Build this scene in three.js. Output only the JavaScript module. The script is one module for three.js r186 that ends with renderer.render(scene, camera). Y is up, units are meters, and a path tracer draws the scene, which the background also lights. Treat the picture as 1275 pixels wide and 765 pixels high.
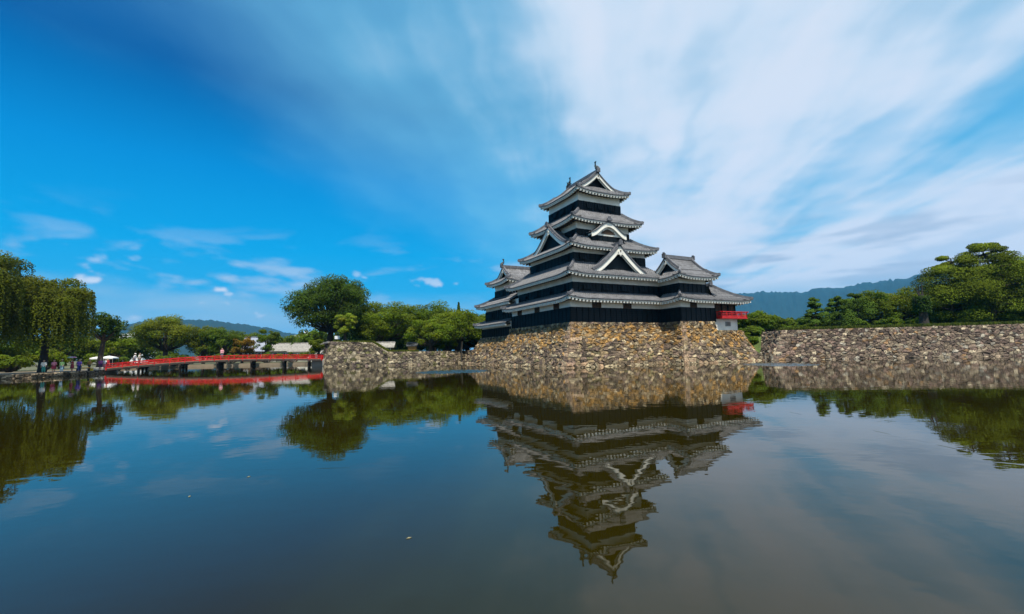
import * as THREE from 'three';
import { mergeGeometries } from 'three/addons/utils/BufferGeometryUtils.js';

// ---------------------------------------------------------------- camera, sky, sun, exposure
const scene = new THREE.Scene();
const camera = new THREE.PerspectiveCamera(68.67, 1275 / 765, 0.1, 20000);
camera.rotation.order = 'YXZ';
camera.position.set(0, 2.2, 0);
camera.rotation.set(THREE.MathUtils.degToRad(5.53), 0, THREE.MathUtils.degToRad(-1.27));

const renderer = new THREE.WebGLRenderer({ antialias: true });
renderer.toneMapping = THREE.LinearToneMapping;
renderer.toneMappingExposure = 1.45;
renderer.shadowMap.enabled = true;

const sun = new THREE.DirectionalLight(new THREE.Color(1.0, 0.93, 0.80), 4.8);
sun.position.set(0.05 * 200, 1 * 200, 0.41 * 200 - 60);
sun.target.position.set(0, 0, -60);
sun.castShadow = true;
sun.shadow.radius = 1;
sun.shadow.mapSize.set(4096, 4096);
Object.assign(sun.shadow.camera, { left: -130, right: 130, top: 130, bottom: -130, near: 1, far: 600 });
scene.add(sun, sun.target);

function rng(seed) { let a = seed >>> 0; return () => { a = (a + 0x6D2B79F5) | 0; let t = Math.imul(a ^ (a >>> 15), 1 | a); t = (t + Math.imul(t ^ (t >>> 7), 61 | t)) ^ t; return ((t ^ (t >>> 14)) >>> 0) / 4294967296; }; }
const clamp = (x, a = 0, b = 1) => Math.min(b, Math.max(a, x)), lerp = (a, b, t) => a + (b - a) * t;
const smooth = (a, b, x) => { const t = clamp((x - a) / (b - a)); return t * t * (3 - 2 * t); };
const hash2 = (x, y) => { let h = Math.imul(x | 0, 374761393) + Math.imul(y | 0, 668265263); h = Math.imul(h ^ (h >>> 13), 1274126177); return ((h ^ (h >>> 16)) >>> 0) / 4294967296; };
function vnoise(x, y) { const ix = Math.floor(x), iy = Math.floor(y), fx = x - ix, fy = y - iy, u = fx * fx * (3 - 2 * fx), v = fy * fy * (3 - 2 * fy);
  return lerp(lerp(hash2(ix, iy), hash2(ix + 1, iy), u), lerp(hash2(ix, iy + 1), hash2(ix + 1, iy + 1), u), v); }
function fbm(x, y, n = 5) { let s = 0, a = 0.5, t = 0; for (let i = 0; i < n; i++) { s += a * vnoise(x, y); t += a; a *= 0.5; const nx = x * 1.62 - y * 1.18 + 17.3, ny = x * 1.18 + y * 1.62 - 5.1; x = nx; y = ny; } return s / t; }
// the same noise, repeating with period P (in cells), for tiling textures
function tnoise(x, y, P) { const ix = Math.floor(x), iy = Math.floor(y), fx = x - ix, fy = y - iy, u = fx * fx * (3 - 2 * fx), v = fy * fy * (3 - 2 * fy), m = (k) => ((k % P) + P) % P;
  return lerp(lerp(hash2(m(ix), m(iy)), hash2(m(ix + 1), m(iy)), u), lerp(hash2(m(ix), m(iy + 1)), hash2(m(ix + 1), m(iy + 1)), u), v); }
function tfbm(x, y, P, n = 4) { let s = 0, a = 0.5, t = 0; for (let i = 0; i < n; i++) { s += a * tnoise(x + i * 7.31, y + i * 3.77, P); t += a; a *= 0.5; x *= 2; y *= 2; P *= 2; } return s / t; }

// a computed sky: clear blue air, one sheet of high cirrus in long parallel bands, and low cumulus near the horizon
function makeSky() {
  const W = 2560, H = 1280, data = new Float32Array(W * H * 4);
  const stops = [[0, 0.115, 0.43, 0.70], [4, 0.035, 0.40, 0.74], [12, 0.003, 0.335, 0.72], [20, 0.001, 0.235, 0.61], [29, 0.001, 0.088, 0.32], [45, 0.001, 0.075, 0.29], [90, 0.002, 0.07, 0.28]];
  const a0 = THREE.MathUtils.degToRad(9.5), ca = Math.cos(a0), sa = Math.sin(a0);
  for (let r = 0; r < H; r++) {
    const el = ((r + 0.5) / H - 0.5) * Math.PI, y = Math.sin(el), ce = Math.cos(el), deg = Math.max(0, el * 180 / Math.PI);
    let k = 0; while (k < stops.length - 2 && deg > stops[k + 1][0]) k++;
    const t = clamp((deg - stops[k][0]) / (stops[k + 1][0] - stops[k][0]));
    const blue = [1, 2, 3].map((c) => lerp(stops[k][c], stops[k + 1][c], t));
    for (let c = 0; c < W; c++) {
      const o = (r * W + c) * 4, rd = ((c + 0.5) / W - 0.5) * 2 * Math.PI, x = Math.cos(rd) * ce, f = -Math.sin(rd) * ce;
      let R = blue[0], G = blue[1], B = blue[2];
      if (el > 0) {
        const xp = x * ca - f * sa, fp = x * sa + f * ca, iy = 1 / (y + 0.035);
        let s = xp * iy; const q = fp * iy;
        // the cirrus sheet lies between two lines along the wind; its edge frays
        const wob = (fbm(s * 0.9 + 3, q * 0.45 + 9, 4) - 0.5) * 0.7 + (fbm(s * 3.4 + 1, q * 2.2, 5) - 0.5) * 0.4;
        const sw = s + wob;
        const body = Math.pow(smooth(-1.7, -0.3, sw), 1.25);
        const streak = fbm(s * 1.5 + wob * 0.9, q * 0.22 + 4, 4), fine = fbm(s * 6 + wob * 3, q * 0.8, 5), mott = fbm(s * 2.4 + 40, q * 2.4 + 11, 5);
        let dens = body * (0.55 + 0.48 * streak + 0.30 * (fine - 0.5) + 0.42 * (mott - 0.5));
        // denser bands, and thinner lanes to their right
        dens += body * (0.14 * smooth(-0.2, 0.9, sw) + 0.16 * Math.exp(-((sw - 0.2) ** 2) / 0.05) + 0.22 * Math.exp(-((sw - 0.72) ** 2) / 0.09)) - 0.05 * smooth(0.9, 1.3, sw) * (1 - smooth(2.0, 2.6, sw)) + 0.14 * smooth(1.8, 2.6, sw) + 0.06 * smooth(0.8, 1.2, sw) - 0.16 * Math.exp(-((sw - 1.72) ** 2) / 0.05) * smooth(13, 22, deg) + 0.17 * smooth(26, 9, deg) * smooth(0.2, 1.1, sw);
        let al = clamp(dens, 0, 1) * (0.75 + 0.25 * smooth(0, 0.12, y));
        const core = smooth(0.62, 1.14, dens);
        const cr = [lerp(0.17, 0.62, core), lerp(0.50, 0.70, core), lerp(0.74, 0.83, core)];
        R = lerp(R, cr[0], al * 0.97); G = lerp(G, cr[1], al * 0.97); B = lerp(B, cr[2], al * 0.95);
        // wisps low in the clear part
        const az = Math.atan2(x, f), wispBand = Math.exp(-(((deg - 9.5) / 3.2) ** 2));
const wisp = smooth(0.50, 0.76, fbm(az * 9 + deg * 0.22 + 2.2 + 1.2 * fbm(az * 5, deg * 0.4, 3), deg * 0.55 - az * 4 + 1.4, 5)) * Math.exp(-(((deg - 8.5) / 3.6) ** 2)) * 0.75;
        R = lerp(R, 0.42, wisp); G = lerp(G, 0.56, wisp); B = lerp(B, 0.74, wisp);
        // pale cloud veil low over the horizon, and small cumulus
        const veil = smooth(8.2, 2.4, deg + (fbm(az * 5 + 8, deg * 0.35, 4) - 0.5) * 7) * 0.9;
        R = lerp(R, 0.33, veil); G = lerp(G, 0.52, veil); B = lerp(B, 0.69, veil);
        const cb = Math.exp(-(((deg - 6.5) / 3.4) ** 2)), cm = fbm(az * 16 + 3.3, deg * 0.55 + 6, 5), cc = smooth(0.69, 0.80, cm + 0.06 * cb - 0.05) * cb * 0.8;
        const lit = smooth(0.60, 0.80, cm);
        R = lerp(R, lerp(0.52, 0.80, lit), cc); G = lerp(G, lerp(0.58, 0.80, lit), cc); B = lerp(B, lerp(0.68, 0.86, lit), cc);
        // long grey-blue rolls of stratocumulus under the sheet, low down
        const rl = smooth(0.54, 0.70, fbm(az * 5.5 + 60, deg * 0.75 + 20, 5)) * Math.exp(-(((deg - 9) / 4.2) ** 2)) * smooth(0.6, 2.0, sw) * 0.62;
        R = lerp(R, 0.25, rl); G = lerp(G, 0.38, rl); B = lerp(B, 0.56, rl);
      }
      data[o] = R * 0.8; data[o + 1] = G * 0.8; data[o + 2] = B * 0.8; data[o + 3] = 1;
    }
  }
  const tx = new THREE.DataTexture(data, W, H, THREE.RGBAFormat, THREE.FloatType);
  tx.mapping = THREE.EquirectangularReflectionMapping; tx.magFilter = tx.minFilter = THREE.LinearFilter; tx.wrapS = THREE.RepeatWrapping; tx.needsUpdate = true;
  return tx;
}
const skyTexture = makeSky();
scene.background = skyTexture; scene.environment = skyTexture;

// ---------------------------------------------------------------- geometry builder
const V = (x, y, z) => new THREE.Vector3(x, y, z);
class GB {   // collects flat-shaded triangles, uv in metres across the face's main axis
  constructor() { this.p = []; this.n = []; this.u = []; this.c = []; this.col = null; this.m = null; }
  tri(a, b, c) {
    if (this.m) { a = a.clone().applyMatrix4(this.m); b = b.clone().applyMatrix4(this.m); c = c.clone().applyMatrix4(this.m); }
    const ux = b.x - a.x, uy = b.y - a.y, uz = b.z - a.z, vx = c.x - a.x, vy = c.y - a.y, vz = c.z - a.z;
    let nx = uy * vz - uz * vy, ny = uz * vx - ux * vz, nz = ux * vy - uy * vx; const l = Math.hypot(nx, ny, nz); if (l < 1e-10) return this;
    nx /= l; ny /= l; nz /= l;
    const ax = Math.abs(nx), ay = Math.abs(ny), az = Math.abs(nz);
    for (const q of [a, b, c]) {
      this.p.push(q.x, q.y, q.z); this.n.push(nx, ny, nz);
      if (ay > ax && ay > az) this.u.push(q.x, q.z); else if (ax > az) this.u.push(q.z, q.y); else this.u.push(q.x, q.y);
      if (this.col) this.c.push(this.col[0], this.col[1], this.col[2]);
    }
    return this;
  }
  quad(a, b, c, d) { this.tri(a, b, c); this.tri(a, c, d); return this; }
  hexa(b, t) { // b: 4 lower corners counter-clockwise from above, t: 4 upper ones
    this.quad(t[0], t[1], t[2], t[3]); this.quad(b[3], b[2], b[1], b[0]);
    for (let i = 0; i < 4; i++) { const j = (i + 1) % 4; this.quad(b[i], b[j], t[j], t[i]); } return this;
  }
  box(cx, cy, cz, sx, sy, sz, turn = 0) {
    const co = Math.cos(turn), si = Math.sin(turn), x = sx / 2, z = sz / 2;
    const f = (a, y, b) => V(cx + a * co + b * si, y, cz - a * si + b * co), q = [[-x, z], [x, z], [x, -z], [-x, -z]];
    return this.hexa(q.map(([a, b]) => f(a, cy - sy / 2, b)), q.map(([a, b]) => f(a, cy + sy / 2, b)));
  }
  beam(a, b, w, h, lift = 0) { // box along a -> b, h upwards from the line + lift
    const d = b.clone().sub(a).normalize(); let s = V(-d.z, 0, d.x); if (s.lengthSq() < 1e-6) s = V(1, 0, 0); s.normalize();
    const up = V(0, 0, 0).crossVectors(s, d).normalize(); if (up.y < 0) up.negate(); const S = s.clone().multiplyScalar(w / 2);
    const lo = up.clone().multiplyScalar(lift), hi = up.clone().multiplyScalar(lift + h);
    const ring = (q, o, g) => q.clone().add(o).addScaledVector(S, g);
    return this.hexa([ring(a, lo, 1), ring(a, lo, -1), ring(b, lo, -1), ring(b, lo, 1)], [ring(a, hi, 1), ring(a, hi, -1), ring(b, hi, -1), ring(b, hi, 1)]);
  }
  tube(pts, rad, sides = 7) { // tapered limb along pts
    let prev = null;
    for (let i = 0; i < pts.length; i++) {
      const d = (i < pts.length - 1 ? pts[i + 1].clone().sub(pts[i]) : pts[i].clone().sub(pts[i - 1])).normalize();
      const s = Math.abs(d.y) < 0.9 ? V(0, 1, 0).cross(d).normalize() : V(1, 0, 0).cross(d).normalize(), t = d.clone().cross(s), ring = [];
      for (let k = 0; k < sides; k++) { const g = k / sides * Math.PI * 2; ring.push(pts[i].clone().addScaledVector(s, Math.cos(g) * rad[i]).addScaledVector(t, Math.sin(g) * rad[i])); }
      if (prev) for (let k = 0; k < sides; k++) { const j = (k + 1) % sides; this.quad(prev[k], prev[j], ring[j], ring[k]); }
      else for (let k = 1; k < sides - 1; k++) this.tri(ring[0], ring[k + 1], ring[k]);
      prev = ring;
    }
    for (let k = 1; k < sides - 1; k++) this.tri(prev[0], prev[k], prev[k + 1]);
    return this;
  }
  lathe(prof, x, z, n = 10) { // [r, y] profile turned round a vertical axis
    for (let i = 0; i < prof.length - 1; i++) for (let k = 0; k < n; k++) {
      const a = k / n * 2 * Math.PI, b = (k + 1) / n * 2 * Math.PI, P = ([r, y], g) => V(x + r * Math.cos(g), y, z - r * Math.sin(g));
      this.quad(P(prof[i], a), P(prof[i], b), P(prof[i + 1], b), P(prof[i + 1], a));
    } return this;
  }
  get empty() { return !this.p.length; }
  build(off) {
    const g = new THREE.BufferGeometry();
    if (off) for (let i = 0; i < this.p.length; i += 3) { this.p[i] -= off.x; this.p[i + 1] -= off.y; this.p[i + 2] -= off.z; }
    g.setAttribute('position', new THREE.Float32BufferAttribute(this.p, 3)); g.setAttribute('normal', new THREE.Float32BufferAttribute(this.n, 3)); g.setAttribute('uv', new THREE.Float32BufferAttribute(this.u, 2));
    if (this.c.length) g.setAttribute('color', new THREE.Float32BufferAttribute(this.c, 3));
    return g;
  }
}
const used = new Map();
function numbered(name) { const k = used.get(name) ?? 0; used.set(name, k + 1); return k ? name + '_' + String(k).padStart(3, '0') : name; }
function tag(o, label, category, group, kind) { if (label) o.userData.label = label; if (category) o.userData.category = category; if (group) o.userData.group = group; if (kind) o.userData.kind = kind; return o; }
function thing(name, label, category, pos, turn = 0, group) { const g = new THREE.Group(); g.name = numbered(name); g.position.copy(pos); g.rotation.y = turn; scene.add(g); g.off = null; return tag(g, label, category, group); }
function mesh(name, geo, mat, parent, kind) { const o = new THREE.Mesh(geo.isBufferGeometry ? geo : geo.build(parent.off), mat); o.name = parent === scene ? numbered(name) : name; o.off = parent.off; if (kind) o.userData.kind = kind; parent.add(o); return o; }
function struct(name, geo, mat) { const o = mesh(name, geo, mat, scene); o.userData.kind = 'structure'; return o; }

// ---------------------------------------------------------------- materials
function grainTexture(size, seed, P, lo, hi, n = 5, stretch = [1, 1]) {
  const d = new Uint8Array(size * size * 4);
  for (let y = 0; y < size; y++) for (let x = 0; x < size; x++) { const v = clamp((tfbm(x / size * P * stretch[0] + seed, y / size * P * stretch[1] + seed * 2, P * Math.max(...stretch), n) - 0.25) * 2), g = Math.round(255 * lerp(lo, hi, v)), o = (y * size + x) * 4; d[o] = d[o + 1] = d[o + 2] = g; d[o + 3] = 255; }
  const t = new THREE.DataTexture(d, size, size); t.wrapS = t.wrapT = THREE.RepeatWrapping; t.magFilter = THREE.LinearFilter; t.minFilter = THREE.LinearMipmapLinearFilter; t.generateMipmaps = true; t.needsUpdate = true; return t;
}
function rep(t, sx, sy = sx, srgb = false) { const c = t.clone(); c.repeat.set(sx, sy); if (srgb) c.colorSpace = THREE.SRGBColorSpace; c.needsUpdate = true; return c; }
const grain = grainTexture(256, 3, 8, 0.55, 1.0), rough = grainTexture(512, 7, 12, 0.30, 1.15, 6), coarse = grainTexture(256, 11, 4, 0.78, 1.0, 6);
const lin = (r, g, b) => new THREE.Color().setRGB(r, g, b);
const std = (c, rough, extra = {}) => new THREE.MeshStandardMaterial({ color: c, roughness: rough, metalness: 0, ...extra });
const M = {
  stone: std(lin(1.1, 1.02, 0.90), 0.93, { vertexColors: true, map: rep(rough, 0.45), bumpMap: rep(rough, 0.8), bumpScale: 0.07 }),
  mortar: std(lin(0.07, 0.056, 0.04), 1),
  tile: std(lin(0.24, 0.237, 0.248), 0.55, { map: rep(rough, 0.22), bumpMap: rep(grain, 1.1), bumpScale: 0.012 }),
  tileDark: std(lin(0.085, 0.088, 0.10), 0.5, { map: rep(grain, 0.8) }),
  ridge: std(lin(0.16, 0.16, 0.175), 0.55, { map: rep(grain, 0.7) }),
  plaster: std(lin(0.93, 0.89, 0.79), 0.85, { map: rep(coarse, 0.22) }),
  plasterDim: std(lin(0.84, 0.80, 0.70), 0.9, { map: rep(coarse, 0.3) }),
  soffit: std(lin(0.045, 0.03, 0.018), 0.95),
  boards: new THREE.MeshPhysicalMaterial({ color: lin(0.009, 0.014, 0.018), roughness: 0.5, specularIntensity: 0.28, map: rep(grain, 0.5, 0.1), bumpMap: rep(grain, 0.8, 0.2), bumpScale: 0.006 }),
  dark: std(lin(0.006, 0.006, 0.007), 0.8),
  timber: std(lin(0.10, 0.06, 0.035), 0.8, { map: rep(grain, 0.4, 1.6) }),
  gold: std(lin(0.45, 0.30, 0.09), 0.5),
  bronze: std(lin(0.035, 0.05, 0.052), 0.5),
  red: std(lin(0.74, 0.016, 0.014), 0.42, { map: rep(grain, 0.6) }),
  redDeep: std(lin(0.42, 0.012, 0.012), 0.5),
  pier: std(lin(0.055, 0.04, 0.032), 0.85, { map: rep(grain, 0.5) }),
  deck: std(lin(0.26, 0.19, 0.13), 0.85, { map: rep(grain, 1.0, 0.3) }),
  grass: std(lin(0.085, 0.125, 0.022), 0.95, { map: rep(grain, 0.35), bumpMap: rep(grain, 0.6), bumpScale: 0.08 }),
  earth: std(lin(0.30, 0.235, 0.16), 0.95, { map: rep(coarse, 0.2) }),
  ground: std(lin(0.10, 0.10, 0.045), 0.95, { map: rep(coarse, 0.02) }),
  bark: std(lin(0.075, 0.055, 0.042), 0.95, { map: rep(grain, 0.5, 0.2), bumpMap: rep(grain, 1.2, 0.4), bumpScale: 0.04 }),
  barkDark: std(lin(0.028, 0.022, 0.02), 0.95, { bumpMap: rep(grain, 1.2, 0.4), bumpScale: 0.04 }),
  white: std(lin(0.8, 0.8, 0.79), 0.7), concrete: std(lin(0.42, 0.41, 0.39), 0.9, { map: rep(coarse, 0.3) }),
  roofBlue: std(lin(0.20, 0.23, 0.31), 0.5), roofGrey: std(lin(0.36, 0.34, 0.31), 0.8, { map: rep(grain, 0.6) }), ochreWall: std(lin(0.42, 0.20, 0.05), 0.8, { map: rep(grain, 0.4, 2) }),
  glass: std(lin(0.03, 0.04, 0.05), 0.08),
};
const leafMat = (rough = 0.75) => new THREE.MeshPhysicalMaterial({ color: 0xffffff, vertexColors: true, roughness: rough, transmission: 0.5, thickness: 0, side: THREE.DoubleSide, ior: 1.3, specularIntensity: 0.15 });
M.leaf = leafMat(0.95); M.needle = new THREE.MeshPhysicalMaterial({ color: 0xffffff, vertexColors: true, roughness: 0.9, specularIntensity: 0.15, side: THREE.DoubleSide });
// ---------------------------------------------------------------- the castle
// Castle axes: x along the south face (to the east), z towards the south, y up; the origin is the middle of the great keep at water level.
const TURN = THREE.MathUtils.degToRad(26.83), CASTLE = V(11.55, 0, -68.71);
const castleMatrix = new THREE.Matrix4().makeRotationY(TURN).setPosition(CASTLE);
const fromCastle = (x, y, z) => V(x, y, z).applyMatrix4(castleMatrix);
function castleThing(name, label, category, x, y, z) { const g = thing(name, label, category, fromCastle(x, y, z), TURN); g.off = V(x, y, z); return g; }

// ---- roofs
class RoofSide {
  constructor(o) { Object.assign(this, o); this.e0 ??= 0; this.e1 ??= this.L; this.upA ??= 1; this.upB ??= 1; }
  w(e) { const R = Math.min(0.42 * this.L, 3.6), a = clamp(1 - e / R), b = clamp(1 - (this.L - e) / R); return a * a * this.upA + b * b * this.upB; }
  h(e, d) { const t = clamp(d / this.D, -0.1, 1); return this.y0 + (this.y1 - this.y0) * (0.74 * t + 0.26 * t * t) + this.U * this.w(e) * (1 - t); }
  at(e, d, dy = 0) { return V(this.A[0] + this.E[0] * e + this.I[0] * d, this.h(e, d) + dy, this.A[1] + this.E[1] * e + this.I[1] * d); }
  build(g) {
    const { L, D, kA, kB, e0, e1 } = this, nE = Math.max(6, Math.ceil(L / 0.9)), nD = 5, lim = (d) => [Math.max(kA * d, e0), Math.min(L - kB * d, e1)];
    const pt = (i, j) => { const d = D * j / nD, [a, b] = lim(d); return this.at(lerp(a, b, i / nE), d); };
    for (let i = 0; i < nE; i++) for (let j = 0; j < nD; j++) g.tiles.quad(pt(i, j), pt(i + 1, j), pt(i + 1, j + 1), pt(i, j + 1));
    // round tile rows running down the slope, each with its end tile at the eave
    const n = Math.floor((e1 - e0) / 0.34), r = (e1 - e0) / n;
    for (let k = 0; k < n; k++) {
      const e = e0 + (k + 0.5) * r, top = Math.min(D, kA > 0 ? e / kA : D, kB > 0 ? (L - e) / kB : D); if (top < 0.15) continue;
      const m = Math.max(1, Math.ceil(top / 0.9)), sec = [[-0.085, -0.01], [-0.055, 0.075], [0.055, 0.075], [0.085, -0.01]];
      const ring = (d) => sec.map(([s, y]) => this.at(e + s, d, y)); let a = ring(-0.03);
      g.rows.quad(a[3], a[2], a[1], a[0]);
      for (let j = 1; j <= m; j++) { const b = ring(top * j / m); for (let q = 0; q < 3; q++) g.rows.quad(a[q], a[q + 1], b[q + 1], b[q]); a = b; }
    }
    // eave: dark tile edge, white plastered fascia under it, soffit and rafters back to the wall
    const w = this.wall, e = (i) => lerp(e0, e1, i / nE);
    for (let i = 0; i < nE; i++) {
      const a = e(i), b = e(i + 1), P = (x, d, dy) => { const q = this.at(x, 0); const y = q.y + dy; const p = this.at(x, d); return V(p.x, y, p.z); };
      g.rim.quad(P(a, 0, 0.02), P(a, 0, -0.1), P(b, 0, -0.1), P(b, 0, 0.02)); g.rim.quad(P(a, 0, -0.1), P(a, 0.08, -0.1), P(b, 0.08, -0.1), P(b, 0, -0.1));
      g.fascia.quad(P(a, 0.08, -0.1), P(a, 0.08, -0.23), P(b, 0.08, -0.23), P(b, 0.08, -0.1)); g.fascia.quad(P(a, 0.08, -0.23), P(a, 0.22, -0.23), P(b, 0.22, -0.23), P(b, 0.08, -0.23));
      g.soffit.quad(P(a, 0.2, -0.21), P(a, w, 0.0), P(b, w, 0.0), P(b, 0.2, -0.21));
    }
    const nr = Math.max(2, Math.round((e1 - e0) / 0.56));
    for (let k = 0; k <= nr; k++) { const x = lerp(e0 + 0.2, e1 - 0.2, k / nr), a = this.at(x, 0.13), b = this.at(x, w + 0.02), y = this.at(x, 0).y; a.y = y - 0.47; b.y = y - 0.24; g.rafters.beam(a, b, 0.2, 0.21); const c = a.clone().lerp(b, 0.24 / (w - 0.1)), a2 = this.at(x, 0.11); a2.y = a.y - 0.01; g.ends.beam(a2, c, 0.25, 0.24); }
  }
}
function skirt(parent, o) { // a roof round a storey, from the outer eave rectangle up to the inner (upper) wall rectangle
  const { out: a, inn: b, wall: w, y0, y1, U = 0.34, sides = 'SWNE', clip = {}, flat = {} } = o;
  const g = { tiles: new GB(), rows: new GB(), rim: new GB(), fascia: new GB(), soffit: new GB(), rafters: new GB(), ends: new GB() };
  const X = b.x0 - a.x0, Xr = a.x1 - b.x1, Zs = a.z1 - b.z1, Zn = b.z0 - a.z0, def = {
    S: { A: [a.x0, a.z1], E: [1, 0], I: [0, -1], L: a.x1 - a.x0, D: Zs, kA: X / Zs, kB: Xr / Zs, wall: a.z1 - w.z1 },
    E: { A: [a.x1, a.z1], E: [0, -1], I: [-1, 0], L: a.z1 - a.z0, D: Xr, kA: Zs / Xr, kB: Zn / Xr, wall: a.x1 - w.x1 },
    N: { A: [a.x1, a.z0], E: [-1, 0], I: [0, 1], L: a.x1 - a.x0, D: Zn, kA: Xr / Zn, kB: X / Zn, wall: w.z0 - a.z0 },
    W: { A: [a.x0, a.z0], E: [0, 1], I: [1, 0], L: a.z1 - a.z0, D: X, kA: Zn / X, kB: Zs / X, wall: w.x0 - a.x0 } };
  const made = {};
  for (const s of sides) { const r = made[s] = new RoofSide({ ...def[s], y0, y1, U, ...(clip[s] ? { e0: clip[s][0], e1: clip[s][1] } : {}), ...(flat[s] ?? {}) }); r.build(g); }
  const roof = mesh('roof', g.tiles, M.tile, parent);
  mesh('tile_rows', g.rows, M.tile, roof, 'stuff'); mesh('tile_edge', g.rim, M.tileDark, roof); mesh('eave_plaster', g.fascia, M.plaster, roof); mesh('soffit', g.soffit, M.soffit, roof); mesh('rafters', g.rafters, M.soffit, roof, 'stuff'); mesh('rafter_ends', g.ends, M.plaster, roof, 'stuff');
  for (const [s, n] of [['S', 'E'], ['E', 'N'], ['N', 'W'], ['W', 'S']]) if (made[s] && (made[n] || o.lone) && !(clip[s] && clip[s][1] < made[s].L - 0.01)) hip(roof, made[s]);
  return { roof, made };
}
function hip(roof, side) { // ridge down the corner at the end (e = L) of a side
  const q = new GB(), { L, D, kB } = side, n = 6; let p = null;
  for (let i = 0; i <= n; i++) { const d = D * (1 - i / n) - (i === n ? 0.12 : 0), c = side.at(L - kB * Math.max(d, 0) + (i === n ? 0.1 : 0), d, -0.04); if (p) { q.beam(p, c, 0.34, 0.26); q.beam(p, c, 0.2, 0.38); } p = c; }
  const e = side.at(L, 0, 0); q.box(e.x, e.y + 0.22, e.z, 0.24, 0.32, 0.24, Math.PI / 4);
  mesh('hip_ridge', q, M.ridge, roof);
}
const curveDown = (u) => 1 - Math.pow(1 - u, 1.28);
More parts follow.
